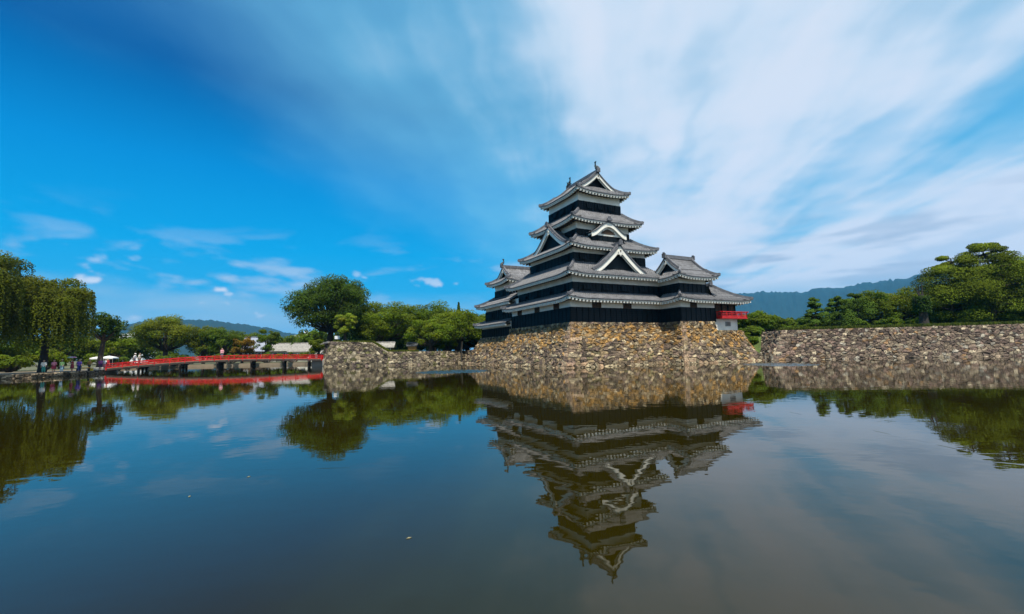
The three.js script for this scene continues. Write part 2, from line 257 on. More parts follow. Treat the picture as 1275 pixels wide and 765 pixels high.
// a gable in its own frame: front towards +z at z = 0, apex at the origin, ridge going back along -z
function gable(parent, matrix, { w, h, depth, over = 0.42, board = 0.5, wallIn = 0.3, name = 'gable', pendant = true, ridge = true, ridgeLen = depth }) {
  const mk = () => { const b = new GB(); b.m = matrix; return b; }, tiles = mk(), rows = mk(), edge = mk(), barge = mk(), wall = mk(), rid = mk(), n = 12;
  const P = (u, s, z, dy = 0) => V(s * w * u, -h * curveDown(u) + dy, z);
  for (const s of [-1, 1]) {
    for (let i = 0; i < n; i++) { const a = i / n, b = (i + 1) / n;
      tiles.quad(P(a, s, over), P(b, s, over), P(b, s, -depth), P(a, s, -depth));
      edge.quad(P(a, s, over, 0.02), P(b, s, over, 0.02), P(b, s, over, -0.12), P(a, s, over, -0.12)); edge.quad(P(a, s, over, -0.12), P(b, s, over, -0.12), P(b, s, over - 0.3, -0.12), P(a, s, over - 0.3, -0.12));
      const th = (u) => board * (1 - 0.22 * u);
      const z1 = over - 0.08, z0 = z1 - 0.16;
      barge.quad(P(a, s, z1, -0.12), P(b, s, z1, -0.12), P(b, s, z1, -0.12 - th(b)), P(a, s, z1, -0.12 - th(a)));
      barge.quad(P(a, s, z0, -0.12 - th(a)), P(a, s, z1, -0.12 - th(a)), P(b, s, z1, -0.12 - th(b)), P(b, s, z0, -0.12 - th(b)));
      // inner moulding, set back
      barge.quad(P(a, s, z0 - 0.1, -0.12), P(b, s, z0 - 0.1, -0.12), P(b, s, z0 - 0.1, -0.3 - th(b)), P(a, s, z0 - 0.1, -0.3 - th(a)));
      wall.quad(P(a, s, -wallIn, -0.1), P(b, s, -wallIn, -0.1), V(s * w * b, -h - 0.15, -wallIn), V(s * w * a, -h - 0.15, -wallIn));
    }
    // descending ridge just behind the verge
    for (let i = 0; i < n; i++) { const a = P(i / n, s, over - 0.3, 0.02), b = P((i + 1) / n, s, over - 0.3, 0.02), t = mk(); rid.beam(a, b, 0.3, 0.2); rid.beam(a, b, 0.18, 0.28); }
    const k = Math.max(1, Math.round((depth + over - 0.5) / 0.34));
    for (let q = 0; q < k; q++) { const z = over - 0.6 - q * 0.34; for (let i = 0; i < n; i++) { const a = i / n, b = (i + 1) / n; const A = [[-0.08, 0], [-0.05, 0.075], [0.05, 0.075], [0.08, 0]].map(([d, y]) => P(a, s, z + d, y)), B = [[-0.08, 0], [-0.05, 0.075], [0.05, 0.075], [0.08, 0]].map(([d, y]) => P(b, s, z + d, y)); for (let r = 0; r < 3; r++) rows.quad(A[r], A[r + 1], B[r + 1], B[r]); } }
    // stepped boards of the gable wall
    for (let y = -h + 0.12; y < -0.9; y += 0.3) { let u = 0; while (u < 1 && -h * curveDown(u) - board > y) u += 0.02; wall.quad(V(0, y, -wallIn + 0.03), V(s * w * u, y, -wallIn + 0.03), V(s * w * u, y + 0.28, -wallIn + 0.004), V(0, y + 0.28, -wallIn + 0.004)); }
  }
  const roof = mesh(name, tiles, M.tile, parent);
  mesh('tile_rows', rows, M.tile, roof, 'stuff'); mesh('tile_edge', edge, M.tileDark, roof); mesh('bargeboard', barge, M.plaster, roof); mesh('gable_wall', wall, M.boards, roof); mesh('descending_ridge', rid, M.ridge, roof);
  if (ridge) { const r = mk(); r.beam(V(0, 0, over + 0.1), V(0, 0, -ridgeLen), 0.42, 0.4, -0.06); r.beam(V(0, 0, over + 0.1), V(0, 0, -ridgeLen), 0.26, 0.52, -0.06); r.box(0, 0.3, over + 0.14, 0.62, 0.62, 0.16); r.box(0, 0.62, over + 0.14, 0.3, 0.3, 0.14); mesh('ridge', r, M.ridge, roof); }
  if (pendant) { const p = mk(), z = over + 0.02, y = -0.2 - board; const o = [[0, 0.42], [0.3, 0.3], [0.42, 0], [0.28, -0.16], [0.34, -0.4], [0.12, -0.42], [0, -0.66], [-0.12, -0.42], [-0.34, -0.4], [-0.28, -0.16], [-0.42, 0], [-0.3, 0.3]].map(([a, b]) => [a * board * 1.25, y + b * board * 1.25]);
    for (let i = 0; i < o.length; i++) { const [a, b] = o[i], [c, d] = o[(i + 1) % o.length]; p.tri(V(0, y, z), V(c, d, z), V(a, b, z)); p.quad(V(a, b, z), V(c, d, z), V(c, d, z - 0.12), V(a, b, z - 0.12)); }
    mesh('pendant_ornament', p, M.plaster, roof);
    const boss = mk(); boss.box(0, y + 0.12, z + 0.03, 0.2, 0.2, 0.06); mesh('boss', boss, M.timber, roof); }
  return roof;
}
const place = (x, y, z, turn = 0) => new THREE.Matrix4().makeRotationY(turn).setPosition(x, y, z);
// hip-and-gable roof: a skirt up to a smaller rectangle, then a gabled top
function irimoya(parent, { out, wall, y0, U, axis, inset, span, yI, yR, over, ends = [1, 1], sides, clip }) {
  const cx = (out.x0 + out.x1) / 2, cz = (out.z0 + out.z1) / 2;
  const inn = axis === 'z' ? { x0: cx - span, x1: cx + span, z0: out.z0 + inset, z1: out.z1 - inset } : { x0: out.x0 + inset, x1: out.x1 - inset, z0: cz - span, z1: cz + span };
  skirt(parent, { out, inn, wall, y0, y1: yI, U, sides, clip });
  const half = axis === 'z' ? (inn.z1 - inn.z0) / 2 : (inn.x1 - inn.x0) / 2, turns = axis === 'z' ? [0, Math.PI] : [-Math.PI / 2, Math.PI / 2];
  turns.forEach((t, i) => { const m = place(axis === 'z' ? cx : (i ? inn.x1 : inn.x0), yR, axis === 'z' ? (i ? inn.z0 : inn.z1) : cz, t); gable(parent, m, { w: span + 0.12, h: yR - yI + 0.06, depth: half + 0.01 * i, over, name: 'gable_roof', pendant: true }); });
  return inn;
}
// ---- walls
function storey(parent, r, yB, yM, yT, sides = 'SWNE', clip = {}) { // lacquered weatherboards from yB to yM, white plaster from yM to yT
  const b = new GB(), w = new GB(), bat = new GB();
  const def = { S: [[r.x0, r.z1], [1, 0], [0, 1], r.x1 - r.x0], E: [[r.x1, r.z1], [0, -1], [1, 0], r.z1 - r.z0], N: [[r.x1, r.z0], [-1, 0], [0, -1], r.x1 - r.x0], W: [[r.x0, r.z0], [0, 1], [-1, 0], r.z1 - r.z0] };
  for (const s of sides) {
    const [A, E, O, L] = def[s], [l0, l1] = clip[s] ?? [0, L], P = (e, y, o) => V(A[0] + E[0] * e + O[0] * o, y, A[1] + E[1] * e + O[1] * o);
    const n = Math.max(1, Math.round((yM - yB) / 0.29)), bh = (yM - yB) / n;
    for (let i = 0; i < n; i++) { const y = yB + i * bh; b.quad(P(l0 - 0.05, y, 0.065), P(l1 + 0.05, y, 0.065), P(l1 + 0.05, y + bh, 0.03), P(l0 - 0.05, y + bh, 0.03)); b.quad(P(l0 - 0.05, y, 0.02), P(l1 + 0.05, y, 0.02), P(l1 + 0.05, y, 0.065), P(l0 - 0.05, y, 0.065)); }
    b.quad(P(l0 - 0.05, yM, 0.03), P(l1 + 0.05, yM, 0.03), P(l1 + 0.05, yM, -0.06), P(l0 - 0.05, yM, -0.06));
    for (let e = l0; e <= l1 + 0.01; e += (l1 - l0) / Math.max(1, Math.round((l1 - l0) / 0.92))) { const c = P(e, (yB + yM) / 2, 0.075); bat.box(c.x, c.y, c.z, 0.07 + 0.02 * Math.abs(O[0]), yM - yB, 0.07 + 0.02 * Math.abs(O[1])); }
    w.quad(P(l0, yM - 0.03, 0), P(l1, yM - 0.03, 0), P(l1, yT, 0), P(l0, yT, 0));
  }
  const o = mesh('weatherboards', b, M.boards, parent); mesh('battens', bat, M.boards, o, 'stuff');
  mesh('plaster_band', w, M.plaster, parent);
}
function lattice(parent, face, at, out, y, wd, ht, mat = M.timber) { // barred window: opening, frame, bars; face 'S' (at = x, out = z) or 'W' (at = z, out = x)
  const S = face === 'S', f = new GB(), d = new GB(), br = new GB(), B = (g, a, yy, o, sa, sy, so) => S ? g.box(a, yy, out + o, sa, sy, so) : g.box(out - o, yy, a, so, sy, sa);
  B(d, at, y, 0.0, wd, ht, 0.04);
  for (const s of [-1, 1]) { B(f, at + s * (wd / 2 + 0.04), y, 0.03, 0.08, ht + 0.16, 0.1); B(f, at, y + s * (ht / 2 + 0.04), 0.03, wd, 0.08, 0.1); }
  const n = Math.max(3, Math.round(wd / 0.24)); for (let i = 0; i < n; i++) B(br, at - wd / 2 + (i + 0.5) * wd / n, y, 0.05, 0.09, ht, 0.08);
  const o = mesh('window', d, M.timber, parent); mesh('frame', f, mat, o); mesh('bars', br, mat, o, 'stuff'); return o;
}
function shutter(parent, face, at, out, y, wd, ht) { // hanging board shutter, pushed a little open at the foot
  const S = face === 'S', q = new GB(), n = 3; const P = (a, yy, o) => S ? V(a, yy, out + o) : V(out - o, yy, a);
  const a = at - wd / 2, b = at + wd / 2, t = y + ht / 2, l = y - ht / 2;
  q.quad(P(a, l, 0.3), P(b, l, 0.3), P(b, t, 0.12), P(a, t, 0.12)); q.quad(P(a, l, 0.25), P(b, l, 0.25), P(b, t, 0.07), P(a, t, 0.07));
  q.quad(P(a, l, 0.25), P(b, l, 0.25), P(b, l, 0.3), P(a, l, 0.3)); q.quad(P(a, l, 0.25), P(a, l, 0.3), P(a, t, 0.12), P(a, t, 0.07)); q.quad(P(b, l, 0.25), P(b, l, 0.3), P(b, t, 0.12), P(b, t, 0.07));
  for (let i = 0; i <= n; i++) { const x = lerp(a, b, i / n); q.beam(P(x, l, 0.3), P(x, t, 0.12), 0.06, 0.04); }
  const o = mesh('shutter', q, M.boards, parent); return o;
}
function shachi(parent, x, y, z, turn, size) { // fish-shaped ridge-end ornament: head on the ridge, tail thrown up
  const q = new GB(); q.m = new THREE.Matrix4().makeRotationY(turn).scale(V(size, size, size)).setPosition(x, y, z);
  const pts = [V(0, 0.0, 0.34), V(0, 0.22, 0.30), V(0, 0.45, 0.12), V(0, 0.66, -0.06), V(0, 0.86, -0.10), V(0, 1.02, 0.0)];
  q.tube(pts, [0.24, 0.30, 0.25, 0.17, 0.10, 0.04], 8);
  for (const s of [-1, 1]) { q.tri(V(0, 0.84, -0.1), V(s * 0.04, 1.32, 0.22), V(s * 0.05, 1.04, -0.22)); q.tri(V(0, 0.84, -0.08), V(s * 0.06, 1.24, -0.26), V(s * 0.02, 1.36, 0.02)); q.tri(V(s * 0.22, 0.3, 0.26), V(s * 0.5, 0.56, 0.1), V(s * 0.2, 0.5, 0.1)); }
  for (let i = 0; i < 5; i++) q.tri(V(0, 0.3 + i * 0.12, 0.0 - i * 0.04), V(0, 0.42 + i * 0.12, -0.02 - i * 0.045), V(0, 0.36 + i * 0.13, -0.3 - i * 0.02));
  mesh('fish_ornament', q, M.bronze, parent);
}
const R4 = (hx, hz) => ({ x0: -hx, x1: hx, z0: -hz, z1: hz });

// ---- great keep: six storeys, five roofs
const keep = castleThing('castle_keep', 'tallest castle tower with five stacked grey tiled roofs, black boards and white plaster', 'castle keep', 0, 5.7, 0);
const F1 = R4(8.75, 8.3), F2 = R4(7.95, 7.8), F4 = R4(6.4, 6.0), F5 = R4(4.75, 4.6), F6 = R4(3.85, 4.0);
storey(keep, F1, 5.62, 7.62, 8.75); storey(keep, F2, 9.5, 11.0, 12.1); storey(keep, F4, 13.7, 15.45, 16.4); storey(keep, F5, 17.9, 19.3, 20.6); storey(keep, F6, 21.9, 23.72, 25.2);
const r1 = { x0: -9.95, x1: 9.95, z0: -9.7, z1: 9.7 }, r2 = { x0: -9.47, x1: 9.47, z0: -9.15, z1: 9.15 };
skirt(keep, { out: r1, inn: F2, wall: F1, y0: 8.66, y1: 9.78, sides: 'SWNE', clip: { S: [0, 16.3] }, flat: { S: { upB: 0 } } });
skirt(keep, { out: r2, inn: F4, wall: F2, y0: 12.0, y1: 14.2, clip: { S: [0, 17.4] }, flat: { S: { upB: 0 } } });
skirt(keep, { out: R4(7.73, 7.44), inn: F5, wall: F4, y0: 16.22, y1: 18.32 });
skirt(keep, { out: R4(6.36, 5.98), inn: F6, wall: F5, y0: 20.42, y1: 22.35 });
irimoya(keep, { out: R4(4.85, 5.2), wall: F6, y0: 24.95, U: 0.42, axis: 'z', inset: 1.75, span: 2.9, yI: 26.35, yR: 28.55, over: 0.5 });
shachi(keep, 0, 28.95, 3.5, 0, 1.12); shachi(keep, 0, 28.95, -3.5, Math.PI, 1.12);
gable(keep, place(0, 16.5, 7.75), { w: 4.7, h: 3.75, depth: 1.72, board: 0.78, name: 'dormer_gable' });
gable(keep, place(-6.35, 20.45, 0, -Math.PI / 2), { w: 4.45, h: 3.25, depth: 1.6, board: 0.7, name: 'dormer_gable' });
gable(keep, place(6.35, 20.45, 0, Math.PI / 2), { w: 4.45, h: 3.25, depth: 1.6, board: 0.7, name: 'dormer_gable' });
{ // undulating gable over the bay on the fourth roof
  const w = 3.15, hh = 1.62, zf = 6.05, zb = 4.2, n = 20, top = (u) => 18.72 + hh * Math.pow(0.5 + 0.5 * Math.cos(Math.PI * Math.abs(u)), 0.92), P = (u, z, dy = 0) => V(u * w, top(u) + dy, z);
  const t = new GB(), e = new GB(), b = new GB(), wl = new GB(), rw = new GB();
  for (let i = 0; i < n; i++) { const a = -1 + 2 * i / n, c = -1 + 2 * (i + 1) / n; t.quad(P(a, zf), P(c, zf), P(c, zb), P(a, zb)); e.quad(P(a, zf, 0.03), P(c, zf, 0.03), P(c, zf, -0.12), P(a, zf, -0.12));
    b.quad(P(a, zf - 0.08, -0.12), P(c, zf - 0.08, -0.12), P(c, zf - 0.08, -0.74), P(a, zf - 0.08, -0.74)); b.quad(P(a, zf - 0.08, -0.74), P(c, zf - 0.08, -0.74), P(c, zf - 0.3, -0.74), P(a, zf - 0.3, -0.74));
    if (Math.abs(a + c) < 1.84) wl.quad(P(a, 5.62, -0.3), P(c, 5.62, -0.3), V(c * w, 18.32, 5.62), V(a * w, 18.32, 5.62));
    for (let k = 0; k < 5; k++) { const z = zf - 0.3 - k * 0.34; rw.quad(P(a, z + 0.08), P(c, z + 0.08), P(c, z, 0.08), P(a, z, 0.08)); rw.quad(P(a, z, 0.08), P(c, z, 0.08), P(c, z - 0.08), P(a, z - 0.08)); } }
  const kr = mesh('undulating_gable', t, M.tile, keep); mesh('tile_edge', e, M.tileDark, kr); mesh('bargeboard', b, M.plaster, kr); mesh('gable_plaster', wl, M.plaster, kr); mesh('tile_rows', rw, M.tile, kr, 'stuff');
  const rd = new GB(); rd.beam(V(0, top(0), zf + 0.1), V(0, top(0), zb), 0.34, 0.4); rd.box(0, top(0) + 0.34, zf + 0.1, 0.9, 0.32, 0.2); rd.box(0, top(0) + 0.62, zf + 0.1, 0.4, 0.3, 0.18); mesh('ridge', rd, M.ridge, kr);
  const bay = { x0: -2.85, x1: 2.85, z0: 4.4, z1: 5.55 }; storey(keep, bay, 17.0, 18.35, 18.6, 'SWE');
  const arch = new GB(); for (let i = 0; i < 10; i++) { const a = -1 + 2 * i / 10, c = -1 + 2 * (i + 1) / 10, f = (u) => 18.72 + 0.62 * Math.pow(0.5 + 0.5 * Math.cos(Math.PI * u), 0.7); arch.quad(V(a * 1.3, 18.6, 5.66), V(c * 1.3, 18.6, 5.66), V(c * 1.3, f(c), 5.66), V(a * 1.3, f(a), 5.66)); }
  const aw = mesh('arched_vent', arch, M.timber, keep); const br = new GB(); for (let i = -4; i <= 4; i++) br.box(i * 0.24, 18.82, 5.69, 0.08, 0.46 + 0.1 * Math.cos(i * 0.4), 0.06); mesh('bars', br, M.timber, aw, 'stuff');
}
for (const x of [-4.6, 0.6]) lattice(keep, 'S', x, 8.32, 8.02, 1.25, 0.72);
for (const z of [-5.6, -0.2, 5.0]) lattice(keep, 'W', z, -8.77, 8.02, 1.15, 0.72);
for (const x of [-5.6, -2.4, 0.8, 4.0]) shutter(keep, 'S', x, 7.8, 10.45, 1.5, 0.8);
for (const z of [-5.4, -1.8, 1.8, 5.4]) shutter(keep, 'W', z, -7.95, 10.45, 1.5, 0.8);
for (const x of [-4.9, 5.2]) shutter(keep, 'S', x, 6.0, 14.9, 1.2, 0.8);
for (const z of [-4.2, 4.4]) shutter(keep, 'W', z, -6.4, 14.9, 1.2, 0.8);
for (const x of [-1.9, 0.1, 2.1]) shutter(keep, 'S', x, 4.0, 23.05, 1.1, 0.8);
for (const z of [-2.2, 0, 2.2]) shutter(keep, 'W', z, -3.85, 23.05, 1.1, 0.8);

// ---- annex turret on the south-east, with a hip-and-gable top
const annex = castleThing('castle_annex_turret', 'two-storey annex turret with small west gable, set between great keep and red-railed pavilion', 'castle turret', 9.9, 5.7, 10.2);
const A1 = { x0: 6.75, x1: 13.45, z0: 6.6, z1: 12.0 }, A2 = { x0: 7.1, x1: 12.3, z0: 6.6, z1: 11.6 };
storey(annex, A1, 5.62, 7.62, 8.7, 'SWE', { W: [1.7, 5.4] }); storey(annex, A2, 9.5, 11.0, 12.0, 'SWE', { W: [1.15, 5.0] });
skirt(annex, { out: { x0: 5.47, x1: 14.0, z0: 6.0, z1: 13.25 }, inn: { x0: 7.1, x1: 12.3, z0: 7.6, z1: 11.6 }, wall: A1, y0: 8.62, y1: 9.75, sides: 'SW', clip: { W: [2.6, 7.25] }, flat: { W: { upA: 0 }, S: { upB: 0 } } });
irimoya(annex, { out: { x0: 5.86, x1: 13.65, z0: 5.86, z1: 12.94 }, wall: A2, y0: 11.82, U: 0.36, axis: 'x', inset: 1.5, span: 2.35, yI: 12.95, yR: 14.95, over: 0.4, sides: 'SWE', clip: { W: [2.9, 7.08] } });
lattice(annex, 'S', 9.2, 12.02, 8.02, 1.1, 0.72);

// ---- moon-viewing pavilion with the red balcony
const moon = castleThing('moon_viewing_pavilion', 'low open pavilion with red railed balcony on a white plaster base', 'castle pavilion', 15.7, 4.4, 9);
{
  const base = new GB(); const b = { x0: 13.5, x1: 18.1, z0: 4.5, z1: 12.0 };
  base.quad(V(12.9, 4.42, 12.0), V(b.x1, 4.42, 12.0), V(b.x1, 6.05, 12.0), V(11.9, 6.05, 12.0)); base.quad(V(b.x1, 4.42, 12), V(b.x1, 4.42, b.z0), V(b.x1, 6.05, b.z0), V(b.x1, 6.05, 12)); base.quad(V(11.9, 6.05, 12.0), V(b.x1, 6.05, 12.0), V(b.x1, 6.05, 4.5), V(11.9, 6.05, 4.5));
  const bs = mesh('plaster_base', base, M.plaster, moon); const sill = new GB(); sill.box(15.6, 4.36, 9.0, 5.3, 0.12, 6.2); mesh('sill_beam', sill, M.boards, bs);
  lattice(moon, 'S', 16.0, 12.02, 5.35, 0.9, 0.5, M.concrete);
  const body = new GB(); body.box(15.75, 7.3, 8.2, 4.4, 2.5, 7.0); mesh('inner_shutters', body, M.boards, moon);
  const sh = new GB(); for (let i = 0; i < 5; i++) { sh.box(14.1 + i * 0.85, 7.2, 11.74, 0.78, 2.0, 0.04); } for (let i = 0; i < 7; i++) sh.box(17.98, 7.2, 5.3 + i * 0.95, 0.04, 2.0, 0.86); mesh('shutter_panels', sh, M.timber, moon, 'stuff');
  for (const [x, z] of [[13.65, 11.85], [15.1, 11.85], [16.5, 11.85], [17.95, 11.85], [17.95, 9.0], [17.95, 6.0]]) { const p = new GB(); p.box(x, 7.4, z, 0.16, 2.6, 0.16); mesh('post', p, M.boards, moon); }
  const top = new GB(); top.quad(V(13.5, 8.25, 11.95), V(18.1, 8.25, 11.95), V(18.1, 8.75, 11.95), V(13.5, 8.75, 11.95)); top.quad(V(18.1, 8.25, 11.95), V(18.1, 8.25, 4.5), V(18.1, 8.75, 4.5), V(18.1, 8.75, 11.95)); mesh('plaster_band', top, M.plaster, moon);
  const floor = new GB(); floor.box(16.45, 6.13, 12.45, 5.5, 0.14, 0.95); floor.box(18.65, 6.13, 8.2, 1.1, 0.14, 7.54); const bal = mesh('balcony', floor, M.redDeep, moon);
  const rails = [[V(13.75, 0, 12.85), V(19.1, 0, 12.85)], [V(19.1, 0, 12.85), V(19.1, 0, 4.6)], [V(13.75, 0, 12.85), V(13.75, 0, 12.1)]];
  for (const [a, b2] of rails) { for (const [y, t] of [[6.5, 0.09], [6.74, 0.07], [6.98, 0.13]]) { const g = new GB(), d = b2.clone().sub(a).normalize().multiplyScalar(y > 6.9 ? 0.3 : 0); g.beam(a.clone().sub(d).setY(y), b2.clone().add(d).setY(y), t, t); mesh('rail', g, M.red, bal); } const n = Math.max(1, Math.round(a.distanceTo(b2) / 1.05)); for (let i = 0; i <= n; i++) { const q = a.clone().lerp(b2, i / n), p = new GB(); p.box(q.x, 6.62, q.z, 0.1, 0.84, 0.1); mesh('rail_post', p, M.red, bal); } const bd = new GB(); bd.beam(a.clone().setY(6.2), b2.clone().setY(6.2), 0.05, 0.24); mesh('rail_board', bd, M.red, bal); }
  // hipped roof with a short ridge going back
  skirt(moon, { out: { x0: 11.9, x1: 19.75, z0: 2.0, z1: 13.4 }, inn: { x0: 15.7, x1: 15.9, z0: 5.8, z1: 9.4 }, wall: { x0: 13.5, x1: 18.1, z0: 4.5, z1: 12.0 }, y0: 8.6, y1: 11.3, U: 0.3, sides: 'SE', clip: { S: [1.5, 7.85] }, flat: { S: { upA: 0 } } });
  const rg = new GB(); rg.beam(V(15.8, 11.25, 9.7), V(15.8, 11.25, 5.6), 0.42, 0.45); rg.box(15.8, 11.6, 9.75, 0.6, 0.6, 0.16); rg.box(15.8, 11.6, 5.6, 0.6, 0.6, 0.16); mesh('ridge', rg, M.ridge, moon);
}
// ---- small north-west keep and the passage that joins it to the great keep
const small = castleThing('castle_small_keep', 'smaller north-west keep with fish-tipped gable, behind the great keep beside green trees', 'castle turret', -5, 4.7, -15.4);
{
  const B1 = { x0: -8.9, x1: 1, z0: -20.4, z1: -8.4 }, B2 = { x0: -8.2, x1: 0.5, z0: -20.1, z1: -7.0 }, B3 = { x0: -7.0, x1: -0.4, z0: -18.4, z1: -12.4 };
  storey(small, B1, 4.6, 6.1, 7.0, 'WN'); storey(small, B2, 7.2, 9.3, 10.5, 'WN'); storey(small, B3, 11.0, 13.0, 14.4, 'SWN');
  skirt(small, { out: { x0: -10.0, x1: 2, z0: -21.7, z1: -7.6 }, inn: { x0: -8.2, x1: 0.5, z0: -20.1, z1: -8.0 }, wall: { ...B1, z1: -7.7 }, y0: 6.72, y1: 7.5, U: 0.26, sides: 'WN', clip: { W: [0, 13.2] }, flat: { W: { upB: 0 } } });
  skirt(small, { out: { x0: -9.55, x1: 2, z0: -21.9, z1: -5.6 }, inn: { x0: -7.0, x1: -0.4, z0: -18.4, z1: -8.0 }, wall: { ...B2, z1: -7 }, y0: 10.15, y1: 11.7, U: 0.3, sides: 'WN', clip: { W: [0, 13.9] }, flat: { W: { upB: 0 } } });
  const mid = new GB(); mid.quad(V(-7.02, 11.66, -12.3), V(-7.02, 11.66, -7.8), V(-3.4, 13.4, -7.8), V(-3.4, 13.4, -12.3)); mid.quad(V(-3.4, 13.4, -12.3), V(-3.4, 13.4, -7.8), V(0.2, 11.66, -7.8), V(0.2, 11.66, -12.3)); mesh('passage_roof', mid, M.tile, small);
  irimoya(small, { out: { x0: -8.3, x1: 0.9, z0: -19.7, z1: -11.1 }, wall: B3, y0: 14.1, U: 0.36, axis: 'x', inset: 1.7, span: 2.5, yI: 15.2, yR: 17.0, over: 0.4, sides: 'SWNE' });
  shachi(small, -6.75, 17.35, -15.4, -Math.PI / 2, 0.95); shachi(small, -0.65, 17.35, -15.4, Math.PI / 2, 0.95);
  shutter(small, 'W', -15.4, -7.0, 12.3, 1.2, 0.8); shutter(small, 'W', -17.5, -8.2, 8.6, 1.2, 0.8); shutter(small, 'W', -13, -8.2, 8.6, 1.2, 0.8);
}
// ---------------------------------------------------------------- dry-stone walls: every stone a solid of its own
function clipHalf(poly, nx, ny, d) { const out = []; for (let i = 0; i < poly.length; i++) { const a = poly[i], b = poly[(i + 1) % poly.length], da = a[0] * nx + a[1] * ny - d, db = b[0] * nx + b[1] * ny - d; if (da <= 0) out.push(a); if ((da < 0) !== (db < 0)) { const t = da / (da - db); out.push([a[0] + (b[0] - a[0]) * t, a[1] + (b[1] - a[1]) * t]); } } return out; }
function cells(S, T, cw, ch, R) { // irregular interlocking cells over S x T metres
  const k = cw / ch, rows = Math.max(2, Math.round(T / ch)), pts = [];
  for (let j = 0; j < rows; j++) { const big = lerp(1.22, 0.86, j / rows), n = Math.max(2, Math.round(S / (cw * big))), sh = R(); for (let i = 0; i < n; i++) { if (R() < 0.17) continue; pts.push([(i + 0.5 + (R() - 0.5) * 0.85 + (sh - 0.5) * 0.9) / n * S, (j + 0.5 + (R() - 0.5) * 0.8) / rows * T * k]); if (R() < 0.24) pts.push([(i + R()) / n * S, (j + R()) / rows * T * k]); } }
  const out = [], reach = cw * 3.4;
  for (const p of pts) { let poly = [[0, 0], [S, 0], [S, T * k], [0, T * k]]; for (const q of pts) { if (q === p || Math.abs(q[0] - p[0]) > reach || Math.abs(q[1] - p[1]) > reach) continue; const nx = q[0] - p[0], ny = q[1] - p[1]; poly = clipHalf(poly, nx, ny, ((q[0] ** 2 + q[1] ** 2) - (p[0] ** 2 + p[1] ** 2)) / 2); if (poly.length < 3) break; } if (poly.length > 2) out.push(poly.map(([a, b]) => [a, b / k])); }
  return out;
}
